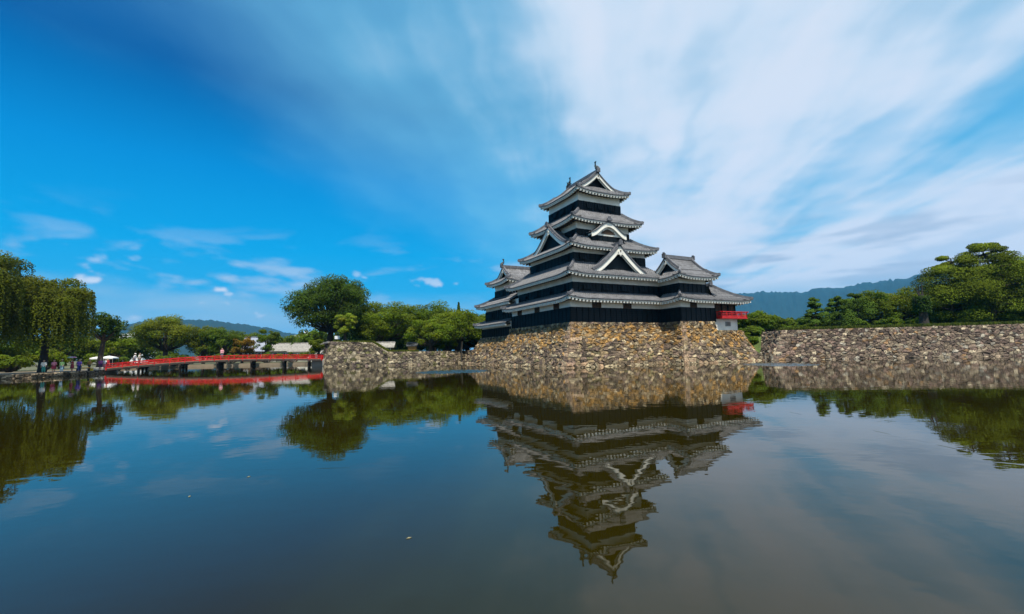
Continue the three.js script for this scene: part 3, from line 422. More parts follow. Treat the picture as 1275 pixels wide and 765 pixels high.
function stoneWall(parent, faces, seed, { cw = 0.72, ch = 0.5, palette, most = 300, proud = 0.16 }) {
  const R = rng(seed), stones = [], back = new GB();
  for (const f of faces) {
    const S = (f.b0.distanceTo(f.b1) + f.t0.distanceTo(f.t1)) / 2, T = f.b0.clone().lerp(f.b1, 0.5).distanceTo(f.t0.clone().lerp(f.t1, 0.5)), bend = f.bend ?? 1.3;
    const P = (s, t) => { s = clamp(s / S); t = clamp(t / T); const g = 1 - Math.pow(1 - t, bend), b = f.b0.clone().lerp(f.b1, s), u = f.t0.clone().lerp(f.t1, s); return V(lerp(b.x, u.x, g), lerp(b.y, u.y, t), lerp(b.z, u.z, g)); };
    const N = (s, t) => { const e = 0.05, a = P(Math.min(s + e, S), t).sub(P(Math.max(s - e, 0), t)), b = P(s, Math.min(t + e, T)).sub(P(s, Math.max(t - e, 0))); return a.cross(b).normalize(); };
    const n = Math.max(2, Math.ceil(S / 2)); for (let i = 0; i < n; i++) for (let j = 0; j < 5; j++) { const c = (a, b) => P(a * S / n, b * T / 5).addScaledVector(N(a * S / n, b * T / 5), -0.1); back.quad(c(i, j), c(i + 1, j), c(i + 1, j + 1), c(i, j + 1)); }
    for (const poly of cells(S, T, cw, ch, R)) {
      let cx = 0, cy = 0, area = 0; for (let i = 0; i < poly.length; i++) { const [a, b] = poly[i], [c, d] = poly[(i + 1) % poly.length], w = a * d - c * b; area += w / 2; cx += (a + c) * w / 6; cy += (b + d) * w / 6; } area = Math.abs(area) || 1e-6; const sg = poly.reduce((s, _, i) => { const [a, b] = poly[i], [c, d] = poly[(i + 1) % poly.length]; return s + a * d - c * b; }, 0) / 2; cx /= sg; cy /= sg; if (area < 0.015) continue;
      const nn = N(cx, cy), bulge = proud * (0.35 + R() * 0.9), tilt = [(R() - 0.5) * 0.4, (R() - 0.5) * 0.45], size = Math.sqrt(area), g = new GB(); g.col = palette(cx / S, cy / T, R, f);
      const V0 = (a, b, h) => P(a, b).addScaledVector(nn, h + tilt[0] * (a - cx) + tilt[1] * (b - cy));
      const shrink = 1 - 0.03 / Math.max(size, 0.2), jit = poly.map(() => [0.80 + R() * 0.14, bulge * (0.45 + R() * 0.7), 0.35 + R() * 0.25, bulge * (0.6 + R() * 0.7)]);
      const ring = (k) => poly.map(([a, b], i) => { const [j1, h1, j2, h2] = jit[i], w = [shrink, shrink * 0.97, j1, j2][k], h = [-0.1, 0.015 + 0.1 * bulge, h1, h2][k]; return V0(cx + (a - cx) * w, cy + (b - cy) * w, h); });
      const r0 = ring(0), ra = ring(1), rb = ring(2), rc = ring(3), c = V0(cx, cy, bulge * 1.05);
      for (let i = 0; i < poly.length; i++) { const j = (i + 1) % poly.length; g.quad(r0[i], r0[j], ra[j], ra[i]); g.quad(ra[i], ra[j], rb[j], rb[i]); g.quad(rb[i], rb[j], rc[j], rc[i]); g.tri(rc[i], rc[j], c); }
      stones.push([area * (f.weight ?? 1), g]);
    }
    // long corner stones, laid alternately, where asked
    if (f.quoin) { const m = Math.round(T / 0.62); for (let j = 0; j < m; j++) { const len = (j % 2 ? 1.7 : 0.85) * (0.85 + R() * 0.3), a = j * T / m + 0.02, b = (j + 1) * T / m - 0.03, g = new GB(), e0 = f.quoin > 0 ? 0 : S, e1 = f.quoin > 0 ? len : S - len; g.col = palette(0.02, 0.3, R, f, true); const h = 0.1 + R() * 0.05, q = (s, t, o) => P(s, t).addScaledVector(N(s, t), o), mid = (s) => lerp(e0, e1, s);
      const B = [q(e0, a, -0.1), q(e1, a, -0.1), q(e1, b, -0.1), q(e0, b, -0.1)], F = [q(mid(0.0), a + 0.03, h), q(mid(0.95), a + 0.05, h), q(mid(0.95), b - 0.04, h), q(mid(0.0), b - 0.03, h)]; if (f.quoin < 0) { B.reverse(); F.reverse(); } g.quad(...F); for (let i = 0; i < 4; i++) { const k = (i + 1) % 4; g.quad(B[i], B[k], F[k], F[i]); } stones.push([2, g]); } }
  }
  stones.sort((a, b) => b[0] - a[0]);
  const bk = mesh('packing', back, M.mortar, parent);
  for (const [, g] of stones.slice(0, most)) mesh('stone', g, M.stone, parent);
  const rest = stones.slice(most).map(([, g]) => g.build(parent.off)); if (rest.length) mesh('stones', mergeGeometries(rest), M.stone, parent, 'stuff');
  return bk;
}
const pick = (list, R) => { let t = 0; for (const l of list) t += l[0]; let x = R() * t; for (const l of list) { x -= l[0]; if (x <= 0) return l; } return list[0]; };
const tone = (c, R) => { const k = 0.5 + R() * 0.85; return [c[1] * k, c[2] * k, c[3] * k]; };
// iron-stained ochre stones lie in the upper courses of the castle base; greyer and purplish ones below, pale ones at the water
const basePalette = (s, t, R, f, corner) => corner ? tone(pick([[3, 0.42, 0.31, 0.22], [2, 0.34, 0.24, 0.19], [1, 0.52, 0.44, 0.32]], R), R) : tone(t < 0.14 ? pick([[3, 0.50, 0.43, 0.30], [2, 0.34, 0.24, 0.16], [2, 0.27, 0.21, 0.14]], R) : t > 0.52 + 0.1 * Math.sin(s * 17) && t < 0.92 ? pick([[4, 0.52, 0.31, 0.10], [3, 0.46, 0.30, 0.13], [3, 0.34, 0.26, 0.16], [2, 0.24, 0.18, 0.13], [2, 0.60, 0.50, 0.34]], R) : pick([[4, 0.36, 0.28, 0.17], [3, 0.24, 0.185, 0.14], [3, 0.25, 0.185, 0.15], [1.2, 0.46, 0.29, 0.12], [2.5, 0.56, 0.48, 0.34], [2, 0.13, 0.10, 0.075], [0.6, 0.25, 0.225, 0.12]], R), R);
const greyPalette = (s, t, R) => tone(pick([[3, 0.32, 0.26, 0.20], [3, 0.22, 0.17, 0.14], [2, 0.25, 0.18, 0.155], [2, 0.50, 0.44, 0.34], [2, 0.13, 0.10, 0.085], [0.5, 0.34, 0.22, 0.12], [1, 0.40, 0.38, 0.34]], R), R);
const leftPalette = (s, t, R) => tone(pick([[3, 0.38, 0.33, 0.24], [3, 0.26, 0.22, 0.16], [2, 0.19, 0.15, 0.14], [2, 0.52, 0.47, 0.36], [1.5, 0.12, 0.10, 0.08], [1, 0.24, 0.24, 0.10]], R), R);

const baseStone = castleThing('stone_foundation', 'sloping ochre stone foundation rising from the moat under the castle towers', 'stone foundation', 0, 0, 0);
{
  const w = -0.4; // a little below the water
  const sw = V(-12.25, w, 12.05), se = V(3.4, w, 12.05), ks = V(-8.95, 5.66, 8.5), ke = V(6.55, 5.66, 8.5), aw = V(3.5, w, 15.0), as = V(6.55, 5.66, 12.2), ae = V(13.2, 5.66, 12.2), be = V(20.3, w, 14.7), bt = V(18.6, 4.42, 12.2);
  stoneWall(baseStone, [
    { b0: V(-12.25, w, -9.0), b1: sw, t0: V(-8.95, 5.66, -8.6), t1: ks, weight: 0.9, quoin: -1 },
    { b0: V(-12.25, w, -24.2), b1: V(-12.25, w, -9.02), t0: V(-9.1, 4.6, -20.7), t1: V(-9.1, 4.6, -8.62), weight: 0.6 },
    { b0: sw, b1: V(3.4, w, 12.05), t0: ks, t1: V(6.55, 5.66, 8.5), weight: 1.2, quoin: 1 },
    { b0: V(3.4, w, 11.9), b1: aw, t0: V(6.55, 5.66, 8.4), t1: as, weight: 0.8 },
    { b0: aw, b1: V(12.6, w, 15.0), t0: as, t1: V(13.0, 5.66, 12.2), weight: 1.1, quoin: 1 },
    { b0: V(12.6, w, 15.0), b1: be, t0: V(12.98, 4.42, 12.65), t1: V(18.6, 4.42, 12.3), weight: 1.1 },
    { b0: be, b1: V(21.0, w, 2), t0: V(18.6, 4.42, 12.3), t1: V(18.6, 4.42, 2), weight: 0.3 },
    { b0: V(-5, w, -24.2), b1: V(-12.25, w, -24.2), t0: V(-5, 4.6, -20.7), t1: V(-9.1, 4.6, -20.7), weight: 0.1 },
  ], 71, { palette: basePalette, cw: 0.6, ch: 0.4 });
  const cap = new GB(); cap.quad(V(-8.95, 5.6, 8.5), V(6.6, 5.6, 8.5), V(6.6, 5.6, -8.6), V(-8.95, 5.6, -8.6)); cap.quad(V(6.55, 5.6, 12.2), V(13.2, 5.6, 12.2), V(13.2, 5.6, 2), V(6.55, 5.6, 2)); cap.quad(V(13.2, 4.38, 12.4), V(18.6, 4.38, 12.3), V(18.6, 4.38, 2), V(13.2, 4.38, 2)); cap.quad(V(-9.1, 4.55, -8.6), V(2, 4.55, -8.6), V(2, 4.55, -20.7), V(-9.1, 4.55, -20.7)); mesh('top_surface', cap, M.earth, baseStone);
}
// ---------------------------------------------------------------- water, ground, banks, walls, hills (plain world coordinates, camera looks to -z)
const P2 = (list, y) => list.map(([x, d]) => V(x, y, -d));
function sheet(list, y, uv = 1) { // flat polygon given as [x, distance] pairs
  const s = new THREE.Shape(list.map(([x, d]) => new THREE.Vector2(x, d))), g = new THREE.ShapeGeometry(s); g.rotateX(-Math.PI / 2); g.translate(0, y, 0); return g;
}
const moat = [[-96, 0.9], [110, 0.9], [110, 54.5], [38.2, 65.5], [38.8, 71], [33.5, 74]];
const castleShore = [[18.6, 2], [18.2, 12.6], [5.6, 12.9], [5.6, 9.6], [-10, 9.6], [-10, -21.8], [-4, -22]].map(([x, z]) => { const p = fromCastle(x, 0, z); return [p.x, -p.z]; });
const farShore = [[-9.6, 93.8], [-13.9, 87.6], [-17.6, 82.3], [-33, 83.6], [-37, 89.5], [-42, 104], [-60, 108], [-92, 106], [-80, 90], [-69.5, 79.5], [-66.5, 73], [-62.8, 66], [-63.5, 60.5], [-74, 48], [-96, 30]];
const shore = [...moat, ...castleShore, ...farShore];
{
  const s = new THREE.Shape([[-9000, -200], [9000, -200], [9000, 9000], [-9000, 9000]].map(([x, d]) => new THREE.Vector2(x, d)));
  s.holes.push(new THREE.Path(shore.map(([x, d]) => new THREE.Vector2(x, d))));
  const g = new THREE.ShapeGeometry(s); g.rotateX(-Math.PI / 2); g.translate(0, 0.55, 0); struct('ground', g, M.ground);
}
// water: a still surface over murky green-brown water
{
  const N = 512, d = new Uint8Array(N * N * 4);
  for (let y = 0; y < N; y++) for (let x = 0; x < N; x++) { const u = x / N, v = y / N, a = tfbm(u * 10, v * 16, 32, 4) * 0.75 + tfbm(u * 32 + 3, v * 48, 96, 2) * 0.25, o = (y * N + x) * 4; d[o] = d[o + 1] = d[o + 2] = Math.round(clamp(a) * 255); d[o + 3] = 255; }
  const t = new THREE.DataTexture(d, N, N); t.wrapS = t.wrapT = THREE.RepeatWrapping; t.magFilter = THREE.LinearFilter; t.minFilter = THREE.LinearMipmapLinearFilter; t.generateMipmaps = true; t.repeat.set(1 / 9, 1 / 9); t.needsUpdate = true;
  M.water = new THREE.MeshPhysicalMaterial({ color: lin(0.014, 0.0108, 0.0005), roughness: 0.015, ior: 1.41, specularColor: lin(1, 0.98, 0.87), bumpMap: t, bumpScale: 0.0024 });
  const g = new THREE.PlaneGeometry(240, 112, 1, 1); g.rotateX(-Math.PI / 2); g.translate(5, 0, -55); const p = g.attributes.position, u = g.attributes.uv; for (let i = 0; i < p.count; i++) u.setXY(i, p.getX(i), p.getZ(i));
  struct('water', g, M.water);
}
// earth bank down to the water along the left shore and the near side
function bankStrip(name, list, yTop, mat, out = 0.5) { const b = new GB(); for (let i = 0; i < list.length - 1; i++) { const [x0, d0] = list[i], [x1, d1] = list[i + 1]; b.quad(V(x0, yTop, -d0), V(x1, yTop, -d1), V(x1, -0.6, -d1), V(x0, -0.6, -d0)); } return struct(name, b, mat); }
bankStrip('bank', [[-42, 104], [-60, 108], [-92, 106], [-80, 90], [-69.5, 79.5], [-66.5, 73], [-62.8, 66], [-63.5, 60.5], [-74, 48], [-96, 30], [-96, 0.9], [110, 0.9], [110, 53]], 0.55, M.earth);
{ // low kerb of stones and a trodden earth path along the left shore
  const path = [[-62.9, 66.1], [-63.6, 60.4], [-74, 47.8], [-96, 29.8], [-120, 30], [-90, 62], [-82, 72], [-74, 78], [-69.6, 79.6], [-66.6, 73.1]];
  struct('path', sheet(path, 0.562), M.earth);
}
// terraces inside the walls
const inner = [[39.6, 66.3], [112, 56], [200, 120], [160, 240], [-40, 240], [-41, 110], [-36, 90], [-33, 84.5], [-18, 83]];
{
  const cs = [[-9.0, -20.6], [-8.9, -6], [6, -4], [14, 3], [18.6, 3]].map(([x, z]) => { const p = fromCastle(x, 0, z); return [p.x, -p.z]; });
  struct('castle_ground', sheet([[40.0, 67.0], [112, 56.8], [220, 120], [180, 260], [-30, 260], [-14, 110], ...cs, [41, 74]], 4.3), M.grass);
  struct('lawn', sheet([[-34.2, 83.4], [-26, 83.1], [-28.5, 86.5], [-34, 92], [-35, 112], [-46, 112], [-37.5, 90]], 4.32), M.grass);
  struct('lower_lawn', sheet([[-26, 82.5], [-17.5, 81.9], [-13, 88.5], [-9, 94], [-12, 112], [-35, 112], [-34, 92], [-28.5, 86.5]], 2.42), M.grass);
  // grassed slopes where one terrace steps down to the next, and the bank beside the castle's east foot
  const sl = new GB(); sl.quad(V(-26, 4.32, -83.1), V(-23.2, 2.42, -82.4), V(-26, 2.44, -87.5), V(-28.5, 4.32, -86.5)); sl.quad(V(-28.5, 4.32, -86.5), V(-26, 2.44, -87.5), V(-31.5, 2.44, -93.5), V(-34, 4.32, -92)); sl.quad(V(-34, 4.32, -92), V(-31.5, 2.44, -93.5), V(-32.5, 2.44, -112), V(-35, 4.32, -112)); struct('grass_slope', sl, M.grass);
  const es = new GB(); es.quad(V(33.2, 0.1, -72.2), V(37.4, 0.1, -69.2), V(41.6, 4.3, -73.8), V(34.5, 4.3, -78)); es.quad(V(34.5, 4.3, -78), V(41.6, 4.3, -73.8), V(60, 4.2, -90), V(40, 4.2, -95)); struct('east_slope', es, M.grass);
  const wallBack = new GB(); wallBack.quad(V(-14, 4.3, -110), V(-14, 0, -110), V(-10, 0, -88), V(-10, 4.3, -90)); struct('terrace_edge', wallBack, M.mortar);
}
const rightWall = thing('stone_wall', 'long grey-brown stone wall topped with grass beside the moat, right of castle', 'stone wall', V(36.2, 0, -64));
rightWall.off = V(36.2, 0, -64);
stoneWall(rightWall, [
  { b0: V(36.4, -0.4, -63.9), b1: V(84, -0.4, -57.4), t0: V(39.6, 4.28, -66.2), t1: V(86, 4.28, -59.4), bend: 1.1, weight: 1, quoin: 1 },
  { b0: V(37.6, -0.4, -70), b1: V(36.4, -0.4, -63.9), t0: V(41.0, 4.28, -74), t1: V(39.6, 4.28, -66.2), bend: 1.1, weight: 0.5 },
  { b0: V(84, -0.4, -57.4), b1: V(111, -0.4, -53.4), t0: V(86, 4.28, -59.4), t1: V(112, 4.28, -55.6), bend: 1.1, weight: 0.1 },
], 203, { palette: greyPalette, cw: 0.58, ch: 0.42 });
const leftWall = thing('stone_wall', 'pale stone wall stepping down from the red bridge towards the cherry trees', 'stone wall', V(-33, 0, -82)); leftWall.off = V(-33, 0, -82);
stoneWall(leftWall, [
  { b0: V(-34.2, -0.4, -82.2), b1: V(-24.2, -0.4, -81.6), t0: V(-33.6, 4.6, -83.3), t1: V(-25.8, 4.25, -82.9), bend: 1.1, quoin: 1 },
  { b0: V(-24.2, -0.4, -81.6), b1: V(-22.4, -0.4, -81.4), t0: V(-25.8, 4.25, -82.9), t1: V(-22.9, 2.5, -82.3), bend: 1.05 },
  { b0: V(-22.4, -0.4, -81.4), b1: V(-16.6, -0.4, -81.0), t0: V(-22.9, 2.5, -82.3), t1: V(-17.3, 2.4, -81.9), bend: 1.05 },
  { b0: V(-16.6, -0.4, -81.0), b1: V(-9.0, -0.4, -93), t0: V(-17.3, 2.4, -81.9), t1: V(-9.8, 2.4, -93.8), bend: 1.05, weight: 0.7 },
  { b0: V(-38, -0.4, -90), b1: V(-34.2, -0.4, -82.2), t0: V(-37.2, 4.6, -90.4), t1: V(-33.6, 4.6, -83.3), bend: 1.1, weight: 0.6 },
], 311, { palette: leftPalette, cw: 0.66, ch: 0.46 });
{ // shore wall closing the shaded inlet between the left wall and the castle
  const w = thing('stone_wall', 'dark mossy stone wall in tree shade closing the inlet beside the castle foundation', 'stone wall', V(-9, 0, -93)); w.off = V(-9, 0, -93);
  const a = fromCastle(-6, 0, -24.4);
  stoneWall(w, [{ b0: V(-9.2, -0.4, -92.9), b1: V(a.x + 4, -0.4, a.z + 1), t0: V(-9.8, 2.4, -93.8), t1: V(a.x + 4, 3.4, a.z - 0.6), bend: 1.05 }], 17, { palette: leftPalette, cw: 0.6, ch: 0.45, most: 120 });
}
{ // low edging of boulders along the left shore
  const w = thing('stone_edging', 'low edging of pale boulders along the left shore path', 'stone edging', V(-63, 0, -63)); w.off = V(-63, 0, -63);
  const line = [[-69.5, 79.2], [-66.3, 72.9], [-62.6, 66], [-63.2, 60.3], [-73.8, 47.8], [-90, 34]], faces = line.slice(0, -1).map((a, i) => { const b = line[i + 1], n = V(b[1] - a[1], 0, b[0] - a[0]).normalize().multiplyScalar(-0.35); return { b0: V(b[0] - n.x, -0.3, -b[1] + n.z), b1: V(a[0] - n.x, -0.3, -a[1] + n.z), t0: V(b[0], 0.56, -b[1]), t1: V(a[0], 0.56, -a[1]), bend: 1.3 }; });
  stoneWall(w, faces, 88, { palette: (s, t, R) => tone(pick([[3, 0.42, 0.36, 0.27], [2, 0.3, 0.24, 0.17], [1, 0.2, 0.16, 0.11]], R), R), cw: 0.7, ch: 0.42, most: 120, proud: 0.22 });
}
// wind-ruffled patches on the moat: real little waves that die out at their edges
function ruffle(cx, cd, w, d, seed, amp) { const nx = Math.round(w / 0.09), nz = Math.round(d / 0.06), pos = [], idx = [], R = rng(seed), ph = [...Array(9)].map(() => [R() * 6.28, 9 + R() * 16, (R() - 0.5) * 1.1]);
  for (let j = 0; j <= nz; j++) for (let i = 0; i <= nx; i++) { const u = i / nx * 2 - 1, v = j / nz * 2 - 1, x = cx + u * w / 2, z = -cd + v * d / 2, fade = clamp(1.15 - u * u - v * v - 0.35 * vnoise(x * 0.6, z * 1.3)), e = Math.sqrt(fade); let y = 0; for (const [p, k, a] of ph) y += Math.sin(k * (z * Math.cos(a) + x * Math.sin(a)) + p + 2 * vnoise(x * 1.5 + k, z * 1.5)); pos.push(x, -0.012 + 0.018 * e + amp * e * y, z); if (i < nx && j < nz) { const q = j * (nx + 1) + i; idx.push(q, q + nx + 1, q + 1, q + 1, q + nx + 1, q + nx + 2); } }
  const g = new THREE.BufferGeometry(); g.setAttribute('position', new THREE.Float32BufferAttribute(pos, 3)); g.setAttribute('uv', new THREE.Float32BufferAttribute(pos.filter((_, i) => i % 3 !== 1), 2)); g.setIndex(idx); g.computeVertexNormals(); struct('water_ripples', g, M.water); }
ruffle(-6.6, 51, 9.5, 10, 3, 0.008); ruffle(29.5, 50.5, 8, 11, 4, 0.008);
// hills far off, wooded, as real terrain ridges; heights given by bearing (degrees right of straight ahead) and elevation
function hills(name, dist, depth, table, seed) {
  const n = 420, m = 36, pos = [], idx = [], uv = [], az0 = table[0][0], az1 = table[table.length - 1][0];
  const el = (a) => { let k = 0; while (k < table.length - 2 && a > table[k + 1][0]) k++; const t = clamp((a - table[k][0]) / (table[k + 1][0] - table[k][0])), s = t * t * (3 - 2 * t); return lerp(table[k][1], table[k + 1][1], lerp(t, s, 0.6)); };
  for (let i = 0; i <= n; i++) for (let j = 0; j <= m; j++) {
    const a = lerp(az0, az1, i / n), t = j / m, r = dist + (t - 0.62) * depth, top = Math.tan(el(a) * Math.PI / 180) * dist, ra = a * Math.PI / 180;
    const prof = t < 0.62 ? Math.pow(t / 0.62, 1.15) : Math.pow(clamp((1 - t) / 0.38), 1.1), gul = (fbm(a * 0.55 + seed, t * 3.5, 5) - 0.5) * 0.5 * (1 - Math.pow(prof, 6)), bump = (fbm(a * 5 + seed * 3, t * 9, 4) - 0.5) * 0.09;
    pos.push(Math.sin(ra) * r, 2 + top * Math.max(0, prof * (1 + gul * 0.8) + bump * prof), -Math.cos(ra) * r); uv.push(a * 40, t * 60);
    if (i < n && j < m) { const q = i * (m + 1) + j; idx.push(q, q + m + 1, q + 1, q + 1, q + m + 1, q + m + 2); }
  }
  const g = new THREE.BufferGeometry(); g.setAttribute('position', new THREE.Float32BufferAttribute(pos, 3)); g.setAttribute('uv', new THREE.Float32BufferAttribute(uv, 2)); g.setIndex(idx); g.computeVertexNormals();
  return struct(name, g, M.hill);
}
M.hill = std(lin(0.002, 0.022, 0.026), 1, { map: rep(coarse, 0.05) });
hills('hills', 2600, 1500, [[-75, 2.2], [-62, 3.2], [-52, 2.6], [-46, 2.1], [-43.9, 2.4], [-41.1, 3.04], [-40.3, 3.5], [-39.2, 3.78], [-38.1, 3.7], [-36.2, 3.98], [-34, 3.98], [-31.9, 3.67], [-28.8, 3.26], [-26.6, 2.63], [-23, 1.7], [-15.8, 0.9], [-8, 0.4]], 5);
hills('mountains', 4200, 2600, [[-2, 1.5], [8, 4.4], [16, 5.6], [23.6, 6.1], [27, 6.05], [29.4, 5.95], [33.3, 5.56], [34.2, 5.9], [36.6, 5.71], [37.9, 6.04], [40.4, 6.09], [41.6, 6.12], [43.3, 6.34], [46.8, 6.72], [55, 7.4], [66, 6.0], [80, 3.5]], 9);

scene.fog = new THREE.FogExp2(new THREE.Color().setRGB(0.04, 0.50, 1.0), 0.00008);

// unmown grass along the wall tops
function fringe(label, pts, seed, n, tall, col) { const R = rng(seed), L = new Leaves(); for (let i = 0; i < pts.length - 1; i++) { const a = pts[i], b = pts[i + 1]; for (let k = 0; k < n; k++) { const t = R(), p = V(lerp(a[0], b[0], t), lerp(a[1], b[1], t) - 0.05, -lerp(a[2], b[2], t) - R() * 1.6), e = unit(R), c = 0.7 + R() * 0.6, h = tall * (0.5 + R()); L.add(p, V(e.x * 0.5, 1, e.z * 0.5).normalize(), V(e.z, 0.2, -e.x).normalize(), h, 0.09 + R() * 0.06, [col[0] * c, col[1] * c, col[2] * c], 0.1); } } tag(mesh('grass', L.geo(), M.leaf, scene), label, 'grass', null, 'stuff'); }
// ---------------------------------------------------------------- trees: tapered trunk and limbs, crown of many small leaves
class Leaves { // indexed leaf faces, each a folded diamond
  constructor() { this.p = []; this.n = []; this.c = []; this.i = []; }
  add(at, dir, side, len, wid, col, fold = 0.25) {
    const k = this.p.length / 3, nx = dir.y * side.z - dir.z * side.y, ny = dir.z * side.x - dir.x * side.z, nz = dir.x * side.y - dir.y * side.x;
    const put = (a, b, f) => this.p.push(at.x + dir.x * a + side.x * b + nx * f, at.y + dir.y * a + side.y * b + ny * f, at.z + dir.z * a + side.z * b + nz * f);
    put(0, 0, 0); put(len * 0.5, wid * 0.5, len * fold); put(len, 0, 0); put(len * 0.5, -wid * 0.5, len * fold);
    for (let q = 0; q < 4; q++) { this.n.push(nx, ny, nz); this.c.push(col[0], col[1], col[2]); }
    this.i.push(k, k + 2, k + 1, k, k + 3, k + 2);
  }
  geo() { const g = new THREE.BufferGeometry(); g.setAttribute('position', new THREE.Float32BufferAttribute(this.p, 3)); g.setAttribute('normal', new THREE.Float32BufferAttribute(this.n, 3)); g.setAttribute('color', new THREE.Float32BufferAttribute(this.c, 3)); g.setIndex(this.i); return g; }
}
const unit = (R) => { const z = R() * 2 - 1, a = R() * Math.PI * 2, s = Math.sqrt(1 - z * z); return V(s * Math.cos(a), z, s * Math.sin(a)); };
function spray(L, at, n, R, len, wid, col) { // a leaf whose upper face looks along n
  const u = unit(R), d = u.addScaledVector(n, -u.dot(n)).normalize(), s = n.clone().cross(d); L.add(at, d, s, len, wid, col);
}
function leafAt(L, at, out, R, size, col, droop = 0) { // leaves turn their faces to the light: upwards and outwards
  const n = out.clone().multiplyScalar(0.95).add(unit(R).multiplyScalar(0.5)).add(V(0, 0.5, 0)).normalize(), k = 0.7 + R() * 0.6;
  spray(L, at, n, R, size * k, size * k * (0.62 + R() * 0.3), col);
}
const GREENS = { zelkova: [0.055, 0.10, 0.010], cherry: [0.13, 0.185, 0.010], light: [0.20, 0.25, 0.02], willow: [0.12, 0.145, 0.012], round: [0.13, 0.165, 0.010], pine: [0.06, 0.105, 0.014], dark: [0.04, 0.08, 0.012], shrub: [0.09, 0.14, 0.010], autumn: [0.20, 0.13, 0.015] };
function broadCrown(R, { w, h, base, color, size = 0.28, clumps = 46, leaves = 11000, gap = 0.12, spread = 1 }) { // an uneven crown: clumps in the outer part of a lumpy ellipsoid
  const L = new Leaves(), cs = [], cy = base + h * 0.5;
  for (let i = 0; i < clumps * 1.7; i++) {
    let d = unit(R); if (d.y < -0.55) d.y *= -0.6; d.normalize();
    const lump = 0.70 + 0.42 * vnoise(d.x * 2.1 + w, d.z * 2.1 + d.y * 1.7 + h), k = (0.42 + 0.66 * Math.sqrt(R())) * lump, r = (0.085 + R() * 0.085) * Math.min(w, h * 1.3) * spread;
    cs.push({ c: V(d.x * w / 2 * k, cy + d.y * h / 2 * k, d.z * w / 2 * k), r, t: 0.75 + R() * 0.5, y: (R() - 0.4) * 0.5 });
  }
  const tot = cs.reduce((s, c) => s + c.r * c.r, 0);
  for (const c of cs) { const n = Math.round(1.7 * leaves * c.r * c.r / tot); for (let i = 0; i < n; i++) { const d = unit(R); if (vnoise(d.x * 3 + c.c.x * 3, d.y * 3 + d.z * 3 + c.c.y * 3) < gap * 2) continue; const q = c.c.clone().add(V(d.x * c.r, d.y * c.r * 0.55, d.z * c.r).multiplyScalar(0.45 + 0.62 * Math.sqrt(R()))); const k = c.t * (0.82 + R() * 0.36), yel = 1 + c.y * 0.5 + (R() - 0.5) * 0.16; leafAt(L, q, d, R, size, [color[0] * k * yel, color[1] * k, color[2] * k], 0.15); } }
  return { L, cs };
}
